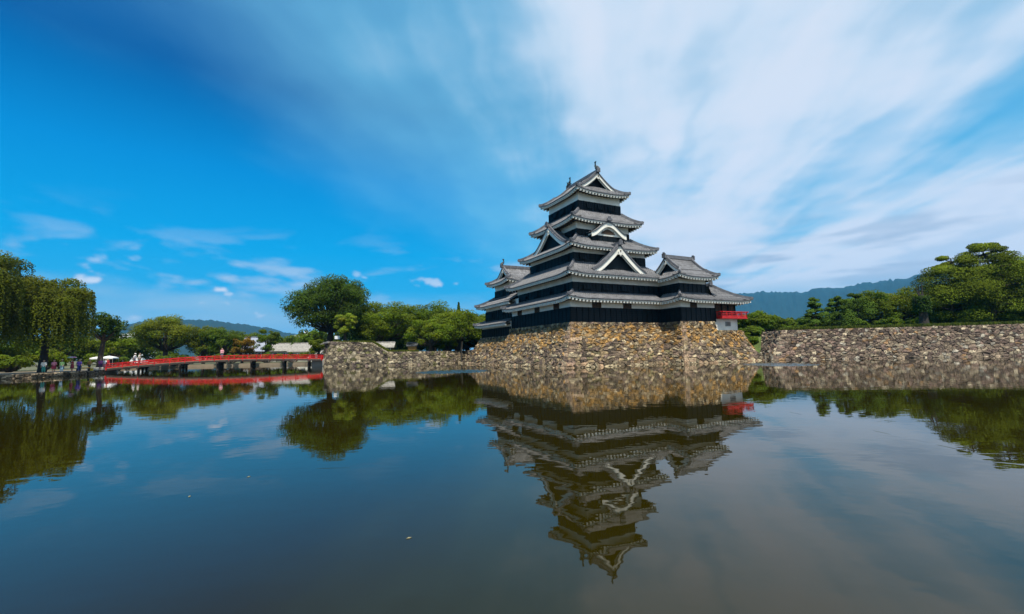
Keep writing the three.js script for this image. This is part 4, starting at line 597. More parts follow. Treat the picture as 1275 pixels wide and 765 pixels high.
function tree(name, label, pos, seed, o, group) {
  const R = rng(seed), t = thing(name, label, 'tree', V(pos[0], pos[1], -pos[2]), 0, group), kind = o.kind ?? 'broad', wood = new GB(), mat = o.dark ? M.barkDark : M.bark;
  const H = o.height, W = o.width, tr = o.trunk ?? W * 0.035 + 0.1;
  if (kind === 'broad') {
    const base = o.base ?? H * 0.28, { L, cs } = broadCrown(R, { w: W, h: H - base, base, color: o.color, size: o.size, clumps: o.clumps, leaves: o.leaves, gap: o.gap });
    const fork = base + (H - base) * 0.18, lean = V((R() - 0.5) * 0.6, 0, (R() - 0.5) * 0.6), top = V(lean.x, fork, lean.z); wood.tube([V(0, -0.3, 0), V(lean.x * 0.3, fork * 0.5, lean.z * 0.3), top], [tr * 1.25, tr, tr * 0.85], 9);
    for (const c of cs.filter((_, i) => i % 4 === 0)) { const m = top.clone().lerp(c.c, 0.5).add(V(0, -0.06 * H * R(), 0)); wood.tube([top.clone().add(V(0, -0.2, 0)), m, c.c], [tr * 0.5, tr * 0.28, 0.03], 5); }
    wood.tube([top, V(lean.x * 1.3, lerp(fork, H, 0.6), lean.z)], [tr * 0.8, tr * 0.2], 6);
    mesh('crown', L.geo(), M.leaf, t);
  } else if (kind === 'willow') {
    const L = new Leaves(), top = H * 0.55; wood.tube([V(0, -0.3, 0), V(0.3, top * 0.4, 0.1), V(0.1, top * 0.8, 0)], [tr * 1.3, tr, tr * 0.8], 9);
    const { L: L2, cs } = broadCrown(R, { w: W * 0.86, h: H * 0.52, base: H * 0.47, color: o.color, size: 0.26, clumps: 34, leaves: 5200, gap: 0.1 });
    for (const c of cs) { if (R() < 0.5) wood.tube([V(0.1, top * 0.78, 0), V(c.c.x * 0.5, lerp(top * 0.8, c.c.y, 0.7), c.c.z * 0.5), c.c], [tr * 0.45, tr * 0.25, 0.04], 5);
      for (let k = 0; k < 34; k++) { const d = unit(R), st = c.c.clone().add(V(d.x * c.r, Math.abs(d.y) * c.r * 0.4 - 0.1, d.z * c.r)), len = Math.min(st.y - 0.8, (2.2 + R() * 6.2) * (0.6 + 0.4 * Math.hypot(st.x, st.z) / (W / 2))), n = Math.ceil(len / 0.2), tn = 0.65 + R() * 0.7, dx = (R() - 0.5) * 0.5 + d.x * 0.25, dz = (R() - 0.5) * 0.5 + d.z * 0.25;
        for (let j = 0; j < n; j++) { const f = j / n, q = V(st.x + dx * Math.sin(f * 1.5) * 1.1, st.y - len * f, st.z + dz * Math.sin(f * 1.5) * 1.1), e = unit(R); spray(L, q, V(e.x * 0.6 + q.x * 0.14, 0.45, e.z * 0.6 + q.z * 0.14).normalize(), R, 0.3, 0.13, [o.color[0] * tn, o.color[1] * tn, o.color[2] * tn]); } } }
    mesh('crown', mergeGeometries([L.geo(), L2.geo()]), M.leaf, t);
  } else if (kind === 'pine') { // layered pads of needles on level boughs
    const L = new Leaves(), bend = (y) => V(Math.sin(y * 0.45 + seed) * 0.04 * H, y, Math.cos(y * 0.4 + seed) * 0.03 * H), n = o.layers ?? 7, pts = [], rad = [];
    for (let i = 0; i <= 8; i++) { pts.push(bend(H * 0.96 * i / 8)); rad.push(lerp(tr, 0.05, i / 8)); } pts[0].y -= 0.3; wood.tube(pts, rad, 8);
    for (let k = 0; k < n; k++) { const f = k / (n - 1), y = lerp(o.base ?? H * 0.32, H * 0.93, f), reach = W / 2 * (o.umbrella ? Math.sin(Math.PI * (0.18 + 0.72 * f)) : 1 - 0.72 * f), m = f > 0.93 ? 3 : Math.round(3 + R() * 2.5), a0 = R() * 6.28;
      for (let j = 0; j < m; j++) { const a = a0 + j / m * 6.28 + R() * 0.6, rr = m === 1 ? 0 : reach * (0.55 + R() * 0.3), b = bend(y), c = V(b.x + Math.cos(a) * rr, y + (R() - 0.5) * 0.11 * H, b.z + Math.sin(a) * rr), r = reach * (0.30 + R() * 0.24) + 0.25; wood.tube([bend(y - 0.4), c.clone().add(V(0, -0.1, 0))], [tr * 0.35, 0.04], 5);
        const cnt = Math.round(1.6 * (o.leaves ?? 5200) / (n * 3.6)), tn = 0.5 + R() * 0.85; for (let q = 0; q < cnt; q++) { const d = unit(R), s = Math.sqrt(R()), p = c.clone().add(V(d.x * r * s, d.y * r * 0.36 + 0.05, d.z * r * s)), e = unit(R), k2 = tn * (0.82 + R() * 0.36); spray(L, p, V(e.x * 0.45 + d.x * 0.9, 0.55 + e.y * 0.3, e.z * 0.45 + d.z * 0.9).normalize(), R, 0.26, 0.12, [o.color[0] * k2, o.color[1] * k2, o.color[2] * k2]); } } }
    mesh('crown', L.geo(), M.needle, t);
  } else if (kind === 'conifer') {
    const L = new Leaves(); wood.tube([V(0, -0.3, 0), V(0, H * 0.97, 0)], [tr, 0.03], 7); const n = 2 * (o.leaves ?? 5000);
    for (let i = 0; i < n; i++) { const f = Math.pow(R(), 0.75), y = lerp(H * 0.99, o.base ?? H * 0.12, f), a = R() * 6.283, tier = 0.72 + 0.28 * Math.abs(Math.sin(y * 2.6 + a * 0.5)), r = W / 2 * Math.pow(f, 0.85) * tier * (0.35 + 0.65 * Math.sqrt(R())), k = 0.8 + R() * 0.4; spray(L, V(Math.cos(a) * r, y, Math.sin(a) * r), V(Math.cos(a) + R() - 0.5, 0.35 + R() * 0.4, Math.sin(a) + R() - 0.5).normalize(), R, 0.3, 0.17, [o.color[0] * k, o.color[1] * k, o.color[2] * k]); }
    mesh('crown', L.geo(), M.needle, t);
  }
  mesh('trunk', wood, mat, t);
  return t;
}
const G = GREENS;
// left shore
tree('willow_tree', 'tall weeping willow overhanging people on the left shore', [-67.2, 0.55, 64.5], 5, { kind: 'willow', height: 14.2, width: 11.6, color: G.willow, trunk: 0.42, dark: true });
tree('willow_tree', 'tallest weeping willow standing at the outer left end of the shore', [-70, 0.55, 56], 15, { kind: 'willow', height: 17.5, width: 13, color: G.willow, trunk: 0.5, dark: true });
tree('shore_tree', 'small dark spreading tree between weeping willow and red bridge end', [-70.5, 0.55, 77], 22, { height: 9.3, width: 7.6, color: G.zelkova, leaves: 5200, clumps: 26, base: 4.0, gap: 0.2 });
tree('park_tree', 'low bright green bushy tree behind the left end of the red bridge', [-82, 0.55, 92], 31, { height: 6.2, width: 9, color: G.cherry, leaves: 5200, clumps: 30, base: 0.8 });
tree('park_tree', 'dark low tree behind the shore path beside the white canopies', [-88, 0.55, 88], 33, { height: 7.4, width: 9, color: G.zelkova, leaves: 5200, clumps: 30, base: 1.0 });
tree('park_tree', 'large round-topped olive green tree behind the red bridge', [-84, 0.55, 109], 42, { height: 11.6, width: 13.4, color: G.round, leaves: 17000, clumps: 64, base: 1.8 });
tree('park_tree', 'tall narrow olive tree rising behind the red bridge', [-77.8, 0.55, 113.5], 51, { height: 10.0, width: 6.6, color: G.round, leaves: 5200, clumps: 36, base: 0.8 });
tree('park_tree', 'broad green tree beside the tall narrow one, behind the bridge crown', [-72.3, 0.55, 113], 52, { height: 9.3, width: 8.6, color: G.shrub, leaves: 6000, clumps: 40, base: 0.8 });
tree('park_tree', 'yellowing rounded tree beside the blue-roofed house', [-67.2, 0.55, 112], 53, { height: 6.6, width: 5.4, color: G.autumn, leaves: 3600, clumps: 24, base: 0.8 });
tree('park_tree', 'dark green tree rising behind the yellowing tree', [-66, 0.55, 121], 54, { height: 9.2, width: 6, color: G.shrub, leaves: 3600, clumps: 24, base: 1 });
tree('park_tree', 'small bright tree before the long pale roof near the bridge end', [-46.5, 0.55, 108], 55, { height: 5.0, width: 5.4, color: G.cherry, leaves: 3200, clumps: 20, base: 0.8 });
tree('zelkova_tree', 'huge dark spreading tree towering above the wall at the bridge end', [-38.6, 4.3, 95], 61, { height: 13.9, width: 16, color: G.zelkova, leaves: 34000, clumps: 110, base: 0.3, gap: 0.2, size: 0.32, dark: true, trunk: 0.6 });
tree('cherry_tree', 'small light green tree on the lawn in front of the huge dark tree', [-32.2, 4.3, 86.5], 62, { height: 6.0, width: 4.6, color: G.light, leaves: 3600, clumps: 22, base: 0.9 });
tree('cherry_tree', 'spreading cherry tree behind the grey-roofed rest hut', [-27.5, 2.4, 97], 63, { height: 10.6, width: 14.5, color: G.cherry, leaves: 15000, clumps: 66, base: 1.2 });
tree('cherry_tree', 'low leafy cherry tree beside the light green tree', [-29, 2.4, 95], 64, { height: 7.4, width: 8.0, color: G.cherry, leaves: 6000, clumps: 36, base: 0.4 });
tree('cherry_tree', 'tall cherry tree behind the small orange-brown hut', [-17.6, 2.4, 100], 65, { height: 11.0, width: 13.0, color: G.shrub, leaves: 14000, clumps: 60, base: 0.8 });
tree('cherry_tree', 'cherry tree leaning over the dark inlet beside the castle', [-11.8, 2.4, 95.5], 66, { height: 9.0, width: 11.5, color: G.cherry, leaves: 14000, clumps: 60, base: 0.2 });
tree('cherry_tree', 'low cherry tree right of the orange-brown hut on the lower lawn', [-16.5, 2.4, 90.5], 67, { height: 6.4, width: 8.6, color: G.cherry, leaves: 7000, clumps: 40, base: 0.2 });
tree('cedar_tree', 'slim dark cedar tip showing above the cherry trees beside the castle', [-12.4, 2.4, 104], 68, { kind: 'conifer', height: 11.3, width: 3.4, color: G.dark, leaves: 2600 });
tree('cherry_tree', 'dense cherry tree behind the small north-west keep', [-4.5, 4.3, 100], 69, { height: 6.6, width: 9, color: G.cherry, leaves: 6000, clumps: 34, base: 0.3 });
// right, on the terrace
tree('pine_tree', 'small cloud-pruned pine alone on the wall top near the castle', [55.8, 4.3, 83], 81, { kind: 'pine', height: 6.5, width: 4.2, color: G.pine, layers: 5, leaves: 3600, base: 2.2 });
tree('pine_tree', 'pine with broad lower boughs, next to the cloud-pruned pine', [61.6, 4.3, 85], 82, { kind: 'pine', height: 6.9, width: 6.2, color: G.pine, layers: 6, leaves: 5200, base: 1.6 });
tree('pine_tree', 'bushy pine between the broad-boughed pine and the rounded oak', [67.2, 4.3, 87], 83, { kind: 'pine', height: 7.5, width: 6.0, color: G.pine, layers: 6, leaves: 5200, base: 1.2, umbrella: true });
tree('oak_tree', 'rounded oak growing behind the terrace, beside the bushy pine', [73, 4.3, 91], 84, { height: 8.2, width: 9.5, color: G.shrub, leaves: 8000, clumps: 44, base: 0.6 });
tree('oak_tree', 'olive oak behind the bare dark trunk', [78.5, 4.3, 90], 85, { height: 8.4, width: 9.0, color: G.round, leaves: 8000, clumps: 44, base: 0.5 });
tree('oak_tree', 'low oak filling the gap between cloud-pruned pine and castle', [64, 4.3, 94], 86, { height: 3.6, width: 10, color: G.shrub, leaves: 6000, clumps: 34, base: 0.3 });
tree('great_pine', 'tall layered pine with level boughs above the right stone wall', [79.5, 4.3, 80.5], 91, { kind: 'pine', height: 13.4, width: 12.6, color: [0.105, 0.14, 0.010], layers: 11, leaves: 21000, base: 1.6, umbrella: true, trunk: 0.4 });
tree('great_pine', 'tallest spreading pine at the outer end of the right stone wall', [84.5, 4.3, 78.5], 92, { kind: 'pine', height: 15.6, width: 12.5, color: [0.10, 0.135, 0.010], layers: 12, leaves: 23000, base: 1.8, umbrella: true, trunk: 0.45 });
tree('great_pine', 'bushy pine behind the tallest spreading pine', [92, 4.3, 82], 93, { kind: 'pine', height: 13, width: 12, color: G.pine, layers: 11, leaves: 26000, base: 1.6, umbrella: true, trunk: 0.4 });
tree('oak_tree', 'leafy oak at the foot of the tall layered pines', [84, 4.3, 84], 94, { height: 8.5, width: 11, color: G.round, leaves: 9000, clumps: 46, base: 0.3 });
{ // dead trunk with a jagged top
  const t = thing('dead_trunk', 'thick bare dark tree trunk with jagged broken top on the right wall', 'tree', V(67.2, 4.3, -73.5)), w = new GB(), R = rng(4);
  w.tube([V(0, -0.3, 0), V(0.1, 2, 0), V(-0.05, 4.2, 0), V(0.1, 5.6, 0)], [0.75, 0.58, 0.5, 0.3], 9); for (const [x, y, h] of [[-0.5, 4.6, 2.2], [0.45, 4.8, 2.9], [-0.1, 5, 2.0], [0.9, 4.2, 1.6], [-1.0, 3.8, 1.3]]) w.tube([V(x * 0.2, y - 0.9, 0), V(x, y + h * 0.4, (R() - 0.5) * 0.5), V(x * 1.3, y + h, (R() - 0.5) * 0.5)], [0.2, 0.11, 0.03], 5);
  mesh('trunk', w, M.barkDark, t);
  const L = new Leaves(); for (let i = 0; i < 1100; i++) { const d = unit(R), q = V(d.x * 1.1, 2.6 + R() * 2.6, d.z * 1.0); leafAt(L, q, d, R, 0.3, G.dark); } mesh('ivy', L.geo(), M.leaf, t);
}
function shrub(label, pos, seed, w, h, color, group) { const R = rng(seed), t = thing('shrub', label, 'shrub', V(pos[0], pos[1], -pos[2]), 0, group), { L, cs } = broadCrown(R, { w, h, base: 0, color, size: 0.34, clumps: 16, leaves: 2600, gap: 0.06, spread: 1.3 }), s = new GB(); for (const c of cs) s.tube([V(0, -0.1, 0), c.c], [0.07, 0.02], 4); mesh('foliage', L.geo(), M.leaf, t); mesh('stem', s, M.bark, t); }
for (const [x, y, d, w, h, c, s] of [[42.5, 4.2, 79, 4.5, 3.6, G.shrub, 1], [46.5, 4.3, 84, 6, 3.8, G.shrub, 2], [50.5, 4.3, 88, 6.5, 3.6, G.shrub, 3], [38.5, 3.8, 80, 4, 3.6, G.shrub, 4], [54, 4.3, 92, 7, 3.0, G.shrub, 5], [48, 4.3, 94, 6, 3.8, G.shrub, 11]]) shrub('dense green shrub between castle pavilion and right stone wall', [x, y, d], 400 + s, w, h, c, 'shrubs beside the castle');
for (const [x, d, s] of [[60, 88, 6], [64.5, 86, 7], [70, 84, 8], [75, 82.5, 9], [88, 80, 10]]) shrub('low clipped green shrub along the terrace under the pines', [x, 4.3, d], 420 + s, 5.2, 2.3, G.shrub, 'shrubs under the pines');
for (const [x, d, s] of [[-75, 100, 1], [-68, 109, 2], [-60, 110, 3], [-53, 109.5, 4], [-90, 101, 5], [-80, 108, 6]]) shrub('low hedge shrub along the far bank behind the red bridge', [x, 0.5, d], 440 + s, 8, 2.4, G.shrub, 'shrubs along the far bank');
for (const [x, d, w, h, s] of [[-80, 77, 6, 3.4, 1], [-86, 76, 7, 4.2, 2], [-92, 72, 7, 3.6, 3], [-78, 70, 5, 2.6, 4], [-84, 66, 6, 3.2, 5], [-96, 66, 7, 4, 6]]) shrub('leafy shrub behind the visitors and the two willows', [x, 0.5, d], 470 + s, w, h, G.cherry, 'shrubs behind the left shore');
tree('park_tree', 'broad green tree filling the space behind the two willows', [-88, 0.55, 74], 35, { height: 11, width: 12, color: G.cherry, leaves: 7000, clumps: 40, base: 1.2 });
for (const [x, d, w, h, s] of [[-21, 96, 5, 2.6, 7], [-14, 94, 5, 2.6, 8], [-24, 104, 8, 4.4, 1], [-19, 105, 8, 4.8, 2], [-14.5, 103, 7, 4.4, 3], [-10, 101, 7, 4.6, 4], [-6.5, 99.5, 6, 4.2, 5], [-28, 103, 7, 4, 6]]) shrub('shrub hedge growing under the cherry trees beyond the lower lawn', [x, 2.35, d], 490 + s, w, h, G.shrub, 'hedge under the cherry trees');
for (const [x, y, d, s] of [[38.2, 1.6, 73.5, 1], [39.6, 3.0, 75, 2], [36.2, 2.2, 75.5, 3]]) shrub('small shrub on the grass slope beside the castle foundation', [x, y, d], 510 + s, 3.4, 2.2, G.shrub, 'shrubs on the east slope');
// woods behind everything, one mass
function wood(name, label, spots, seed, color) { const R = rng(seed), gs = []; for (const [x, y, d, w, h] of spots) { const { L } = broadCrown(R, { w, h, base: 0, color, size: 0.75, clumps: 20, leaves: 1500, gap: 0.05, spread: 1.25 }); gs.push(L.geo().translate(x, y, -d)); } const o = mesh(name, mergeGeometries(gs), M.leaf, scene); tag(o, label, 'woodland', null, 'stuff'); }
{ const R = rng(900), l = [], r = [], b = []; for (let i = 0; i < 26; i++) l.push([lerp(-190, -60, i / 25) + R() * 4, 0.8, 135 + R() * 30, 10 + R() * 6, 5 + R() * 4.5]); for (let i = 0; i < 20; i++) r.push([lerp(50, 190, i / 19), 4.2, 108 + R() * 26, 12 + R() * 5, i < 9 ? 3.4 + R() * 1.4 : 7 + R() * 4]); for (let i = 0; i < 16; i++) b.push([lerp(-46, 22, i / 15), 0.4, 118 + R() * 14, 11 + R() * 5, 10.5 + R() * 4]);
  wood('far_wood', 'far band of green trees behind the park, left of the castle', l, 901, G.shrub); wood('far_wood', 'far band of green trees behind the pines, right of the castle', r, 902, G.shrub); wood('far_wood', 'band of dark trees behind the cherry trees and the castle', b, 903, G.dark); }

fringe('unmown grass along the top of the right stone wall', [[39.8, 4.3, 66.4], [62, 4.3, 63.2], [86, 4.3, 59.7], [111, 4.3, 56.2]], 71, 5200, 0.42, [0.12, 0.15, 0.025]);
fringe('grass along the top of the pale left stone wall', [[-33.6, 4.5, 83.6], [-26, 4.3, 83.1], [-22.9, 2.5, 82.5], [-17.4, 2.42, 82]], 72, 1500, 0.3, [0.15, 0.17, 0.025]);

{ // stray leaves afloat on the open moat
  const spots = [[-1.29, 5.6, 0.6], [-5.2, 7.4, 2.0], [-4.9, 8.5, 1.1]];
  for (const [x, d, a] of spots) { const g = new GB(), n = 8, o = [...Array(n)].map((_, i) => { const t = i / n * 6.283, r = 0.017 * (1 + 0.25 * Math.cos(2 * t)); return V(Math.cos(t) * r * 1.7, 0.006 + 0.004 * Math.sin(3 * t), Math.sin(t) * r); }); for (let i = 0; i < n; i++) { const p = o[i], q = o[(i + 1) % n]; g.tri(V(0, 0.008, 0), q, p); g.quad(p, q, V(q.x, 0.003, q.z), V(p.x, 0.003, p.z)); } const m = mesh('floating_leaf', g, M.leafPale ??= std(lin(0.20, 0.18, 0.10), 0.8), scene); m.position.set(x, 0, -d); m.rotation.y = a; tag(m, 'small pale leaf floating on open water', 'leaf', 'leaves floating on the moat'); }
}
// ---------------------------------------------------------------- red arched bridge
{
  const A = V(-67.6, 0, -76.2), B = V(-37.0, 0, -87.6), len = A.distanceTo(B), turn = Math.atan2(-(B.z - A.z), B.x - A.x);
  const t = thing('arched_bridge', 'long red wooden footbridge with gentle arch crossing the moat', 'bridge', V(A.x, 0, A.z), turn);
  const deckY = (u) => lerp(0.75, 1.45, u) + 0.62 * Math.sin(Math.PI * Math.pow(u, 0.9)), Wd = 2.1, n = 24, P = (u, y, z) => V(u * len, deckY(u) + y, z);
  const dk = new GB(), bm = new GB();
  for (let i = 0; i < n; i++) { const a = i / n, b = (i + 1) / n; dk.hexa([P(a, -0.12, Wd), P(b, -0.12, Wd), P(b, -0.12, -Wd), P(a, -0.12, -Wd)], [P(a, 0, Wd), P(b, 0, Wd), P(b, 0, -Wd), P(a, 0, -Wd)]); for (const z of [Wd - 0.1, 0, -Wd + 0.1]) bm.beam(P(a, -0.4, z), P(b, -0.4, z), 0.24, 0.27); }
  mesh('deck', dk, M.deck, t); mesh('girders', bm, M.pier, t);
  for (const s of [-1, 1]) {
    for (const [y, th, hh] of [[-0.1, 0.07, 0.28], [0.34, 0.08, 0.10], [0.62, 0.12, 0.12]]) { const g = new GB(); for (let i = 0; i < n; i++) g.beam(P(i / n, y, s * (Wd - 0.06)), P((i + 1) / n, y, s * (Wd - 0.06)), th, hh); mesh('rail', g, M.red, t); }
    const np = 15; for (let i = 0; i <= np; i++) { const u = i / np, g = new GB(), end = i === 0 || i === np, q = P(u, 0, s * (Wd - 0.06)), r = end ? 0.16 : 0.09; g.lathe([[0, q.y - 0.3], [r, q.y - 0.3], [r, q.y + 0.78], [0, q.y + 0.78]], q.x, q.z, 8); const p = mesh('rail_post', g, M.red, t); const c = new GB(); c.lathe([[r + 0.02, q.y + 0.78], [r + 0.03, q.y + 0.84], [r * 0.6, q.y + 0.88], [r * 0.95, q.y + 0.93], [r * 0.5, q.y + 1.0], [0, q.y + 1.05]], q.x, q.z, 8); mesh('cap', c, M.bronze, p); }
  }
  for (const u of [0.13, 0.31, 0.48, 0.64, 0.80, 0.93]) { const g = new GB(); for (const z of [-1.6, 0, 1.6]) { const q = P(u, -0.4, z); g.tube([V(q.x, -0.6, z * 1.06), V(q.x, q.y, z)], [0.2, 0.17], 8); } const q = P(u, -0.52, 0); g.box(q.x, q.y, 0, 0.3, 0.28, 4.4); g.box(q.x, 0.55, 0, 0.16, 0.2, 3.9); mesh('pier', g, M.pier, t); }
}
// ---------------------------------------------------------------- buildings behind
function house(name, label, cat, [x, y, d], turn, { w, dp, h, rise, wall, roof, over = 0.5, windows = 0, hip = 0 }) {
  const t = thing(name, label, cat, V(x, y, -d), turn), b = new GB(), r = new GB(), e = new GB();
  b.box(0, h / 2, 0, w, h, dp); for (const s of [-1, 1]) b.tri(V(s * w / 2, h, dp / 2), V(s * w / 2, h, -dp / 2), V(s * w / 2, h + rise, 0));
  const X = w / 2 + over, Z = dp / 2 + over, dy = rise * over / (dp / 2), n = Math.max(3, Math.round(2 * X / 0.45));
  for (const s of [-1, 1]) { r.hexa([V(-X, h - dy, s * Z), V(X, h - dy, s * Z), V(X - hip, h + rise, 0), V(-X + hip, h + rise, 0)], [V(-X, h - dy + 0.14, s * Z), V(X, h - dy + 0.14, s * Z), V(X - hip, h + rise + 0.14, 0), V(-X + hip, h + rise + 0.14, 0)]); for (let i = 0; i <= n; i++) { const u = -X + 2 * X * i / n, v = u * (X - hip) / X; e.beam(V(u, h - dy + 0.14, s * Z), V(v, h + rise + 0.14, 0), 0.09, 0.06); } }
  mesh('wall', b, wall, t); const ro = mesh('roof', r, roof, t); mesh('roof_ribs', e, roof, ro, 'stuff'); const rg = new GB(); rg.beam(V(-X + hip, h + rise + 0.1, 0), V(X - hip, h + rise + 0.1, 0), 0.3, 0.22); mesh('ridge', rg, roof, ro);
  for (let i = 0; i < windows; i++) { const u = (i + 0.5) / windows * w - w / 2, f = new GB(), g = new GB(); f.box(u, h * 0.55, dp / 2 + 0.03, w / windows * 0.62, h * 0.5, 0.06); g.box(u, h * 0.55, dp / 2 + 0.06, w / windows * 0.54, h * 0.43, 0.04); const q = mesh('window', f, M.white, t); mesh('pane', g, M.glass, q); }
  return t;
}
house('rest_hut', 'low open hut with pale grey roof on the lower lawn behind the left wall', 'hut', [-26.6, 2.42, 90], 0.12, { w: 5.4, dp: 2.6, h: 1.05, rise: 0.75, wall: M.timber, roof: M.roofGrey, over: 0.35, windows: 3 });
house('wooden_hut', 'small orange-brown wooden hut with dark roof under the cherry trees', 'hut', [-19.8, 2.42, 89], 0.1, { w: 1.6, dp: 1.6, h: 1.15, rise: 0.4, wall: M.ochreWall, roof: M.tileDark, over: 0.25 });
house('town_house', 'house with steep blue-grey roof behind the red bridge', 'house', [-74.5, 0.55, 131], 0.2, { w: 5.2, dp: 5, h: 3.6, rise: 3.4, wall: M.timber, roof: M.roofBlue, windows: 3 });
house('town_house', 'long low house with pale roof behind the bridge end', 'house', [-54, 0.55, 128], -0.08, { w: 16, dp: 6, h: 2.9, rise: 2.0, wall: M.plasterDim, roof: M.roofGrey, windows: 6 });
house('town_house', 'pale-roofed house left of the long low house', 'house', [-68, 0.55, 134], 0.05, { w: 9, dp: 6, h: 3.2, rise: 1.9, wall: M.concrete, roof: M.roofGrey, windows: 4 });
house('town_house', 'house with white wall before the long low house', 'house', [-50.5, 0.55, 118], 0.02, { w: 4, dp: 3.6, h: 2.0, rise: 0.8, wall: M.white, roof: M.roofGrey, windows: 2 });
{ // flat-roofed blocks of the town
  const block = (label, [x, d], w, dp, h, rows, cols, mat) => { const t = thing('town_block', label, 'building', V(x, 0.55, -d), 0.1), b = new GB(); b.box(0, h / 2, 0, w, h, dp); b.box(0, h + 0.25, 0, w + 0.4, 0.5, dp + 0.4); mesh('wall', b, mat, t); const p = new GB(); p.box(w * 0.2, h + 1.2, 0, w * 0.25, 1.6, dp * 0.4); mesh('rooftop_box', p, mat, t);
    for (let i = 0; i < cols; i++) for (let j = 0; j < rows; j++) { const g = new GB(); g.box((i + 0.5) / cols * w - w / 2, (j + 0.55) / rows * h, dp / 2 + 0.02, w / cols * 0.6, h / rows * 0.5, 0.08); mesh('window', g, M.glass, t); } };
  block('white flat-roofed town building above the trees left of the round tree', [-170, 205], 9, 9, 12.4, 3, 4, M.white);
  block('small white block with rooftop box behind the pale roofs', [-88, 190], 5, 6, 9.6, 3, 3, M.white);
  block('long pale town building far behind the left shore trees', [-196, 222], 16, 9, 11.6, 3, 6, M.concrete);
}
{ // gate-side storehouse wall at the bridge end
  const t = thing('gate_post', 'dark wooden gate post beside the bridge end and the left wall', 'gate post', V(-36.3, 1.2, -88.6)), g = new GB(); g.box(0, 1.5, 0, 1.0, 3, 1.0); g.box(0, 3.1, 0, 1.5, 0.22, 1.5); mesh('post', g, M.pier, t); const c = new GB(); c.lathe([[0.9, 3.2], [0.5, 3.5], [0, 3.7]], 0, 0, 8); mesh('cap', c, M.tileDark, t);
  const l = new GB(); l.box(-37.6, 0.65, -88.4, 3.0, 1.3, 3.4, 0.36); struct('bridge_abutment', l, M.concrete); const l2 = new GB(); l2.box(-68.8, 0.4, -75.8, 2.4, 1.0, 4.6, 0.36); struct('bridge_abutment', l2, M.concrete);
}
// white market canopies on the shore
function canopy(label, x, d, s) { const t = thing('canopy', label, 'canopy', V(x, 0.55, -d), 0.3, 'white canopies'), r = new GB(), h = 2.0, a = 1.5 * s; const c = [[-a, a], [a, a], [a, -a], [-a, -a]]; for (let i = 0; i < 4; i++) { const [x0, z0] = c[i], [x1, z1] = c[(i + 1) % 4]; r.tri(V(x0, h, z0), V(x1, h, z1), V(0, h + 0.35, 0)); r.quad(V(x0, h, z0), V(x0, h - 0.25, z0), V(x1, h - 0.25, z1), V(x1, h, z1)); } mesh('roof_cloth', r, M.white, t); for (const [px, pz] of c) { const p = new GB(); p.tube([V(px * 0.97, 0, pz * 0.97), V(px * 0.97, h, pz * 0.97)], [0.03, 0.03], 6); mesh('pole', p, M.concrete, t); } }
canopy('white peaked canopy behind the visitors near the red bridge end', -76.5, 85.5, 0.7); canopy('white peaked canopy behind the visitors near the red bridge end', -81, 88.5, 0.75);
{ const t = thing('notice_board', 'white notice board on two posts at the wall top', 'sign', V(-33.0, 4.32, -84.6), 0.05), b = new GB(); b.box(0, 1.05, 0, 0.9, 0.6, 0.05); mesh('board', b, M.white, t); for (const x of [-0.35, 0.35]) { const p = new GB(); p.box(x, 0.4, -0.04, 0.07, 0.82, 0.05); mesh('post', p, M.timber, t); } }
{ const t = thing('low_roof', 'long low white shed roof beyond the grass of the right terrace', 'shed', V(66, 4.3, -81), -0.12), b = new GB(); b.box(0, 0.28, 0, 5.0, 0.56, 1.6); mesh('wall', b, M.concrete, t); const r = new GB(); r.box(0, 0.66, 0, 5.6, 0.14, 2.2); mesh('roof', r, M.white, t); }
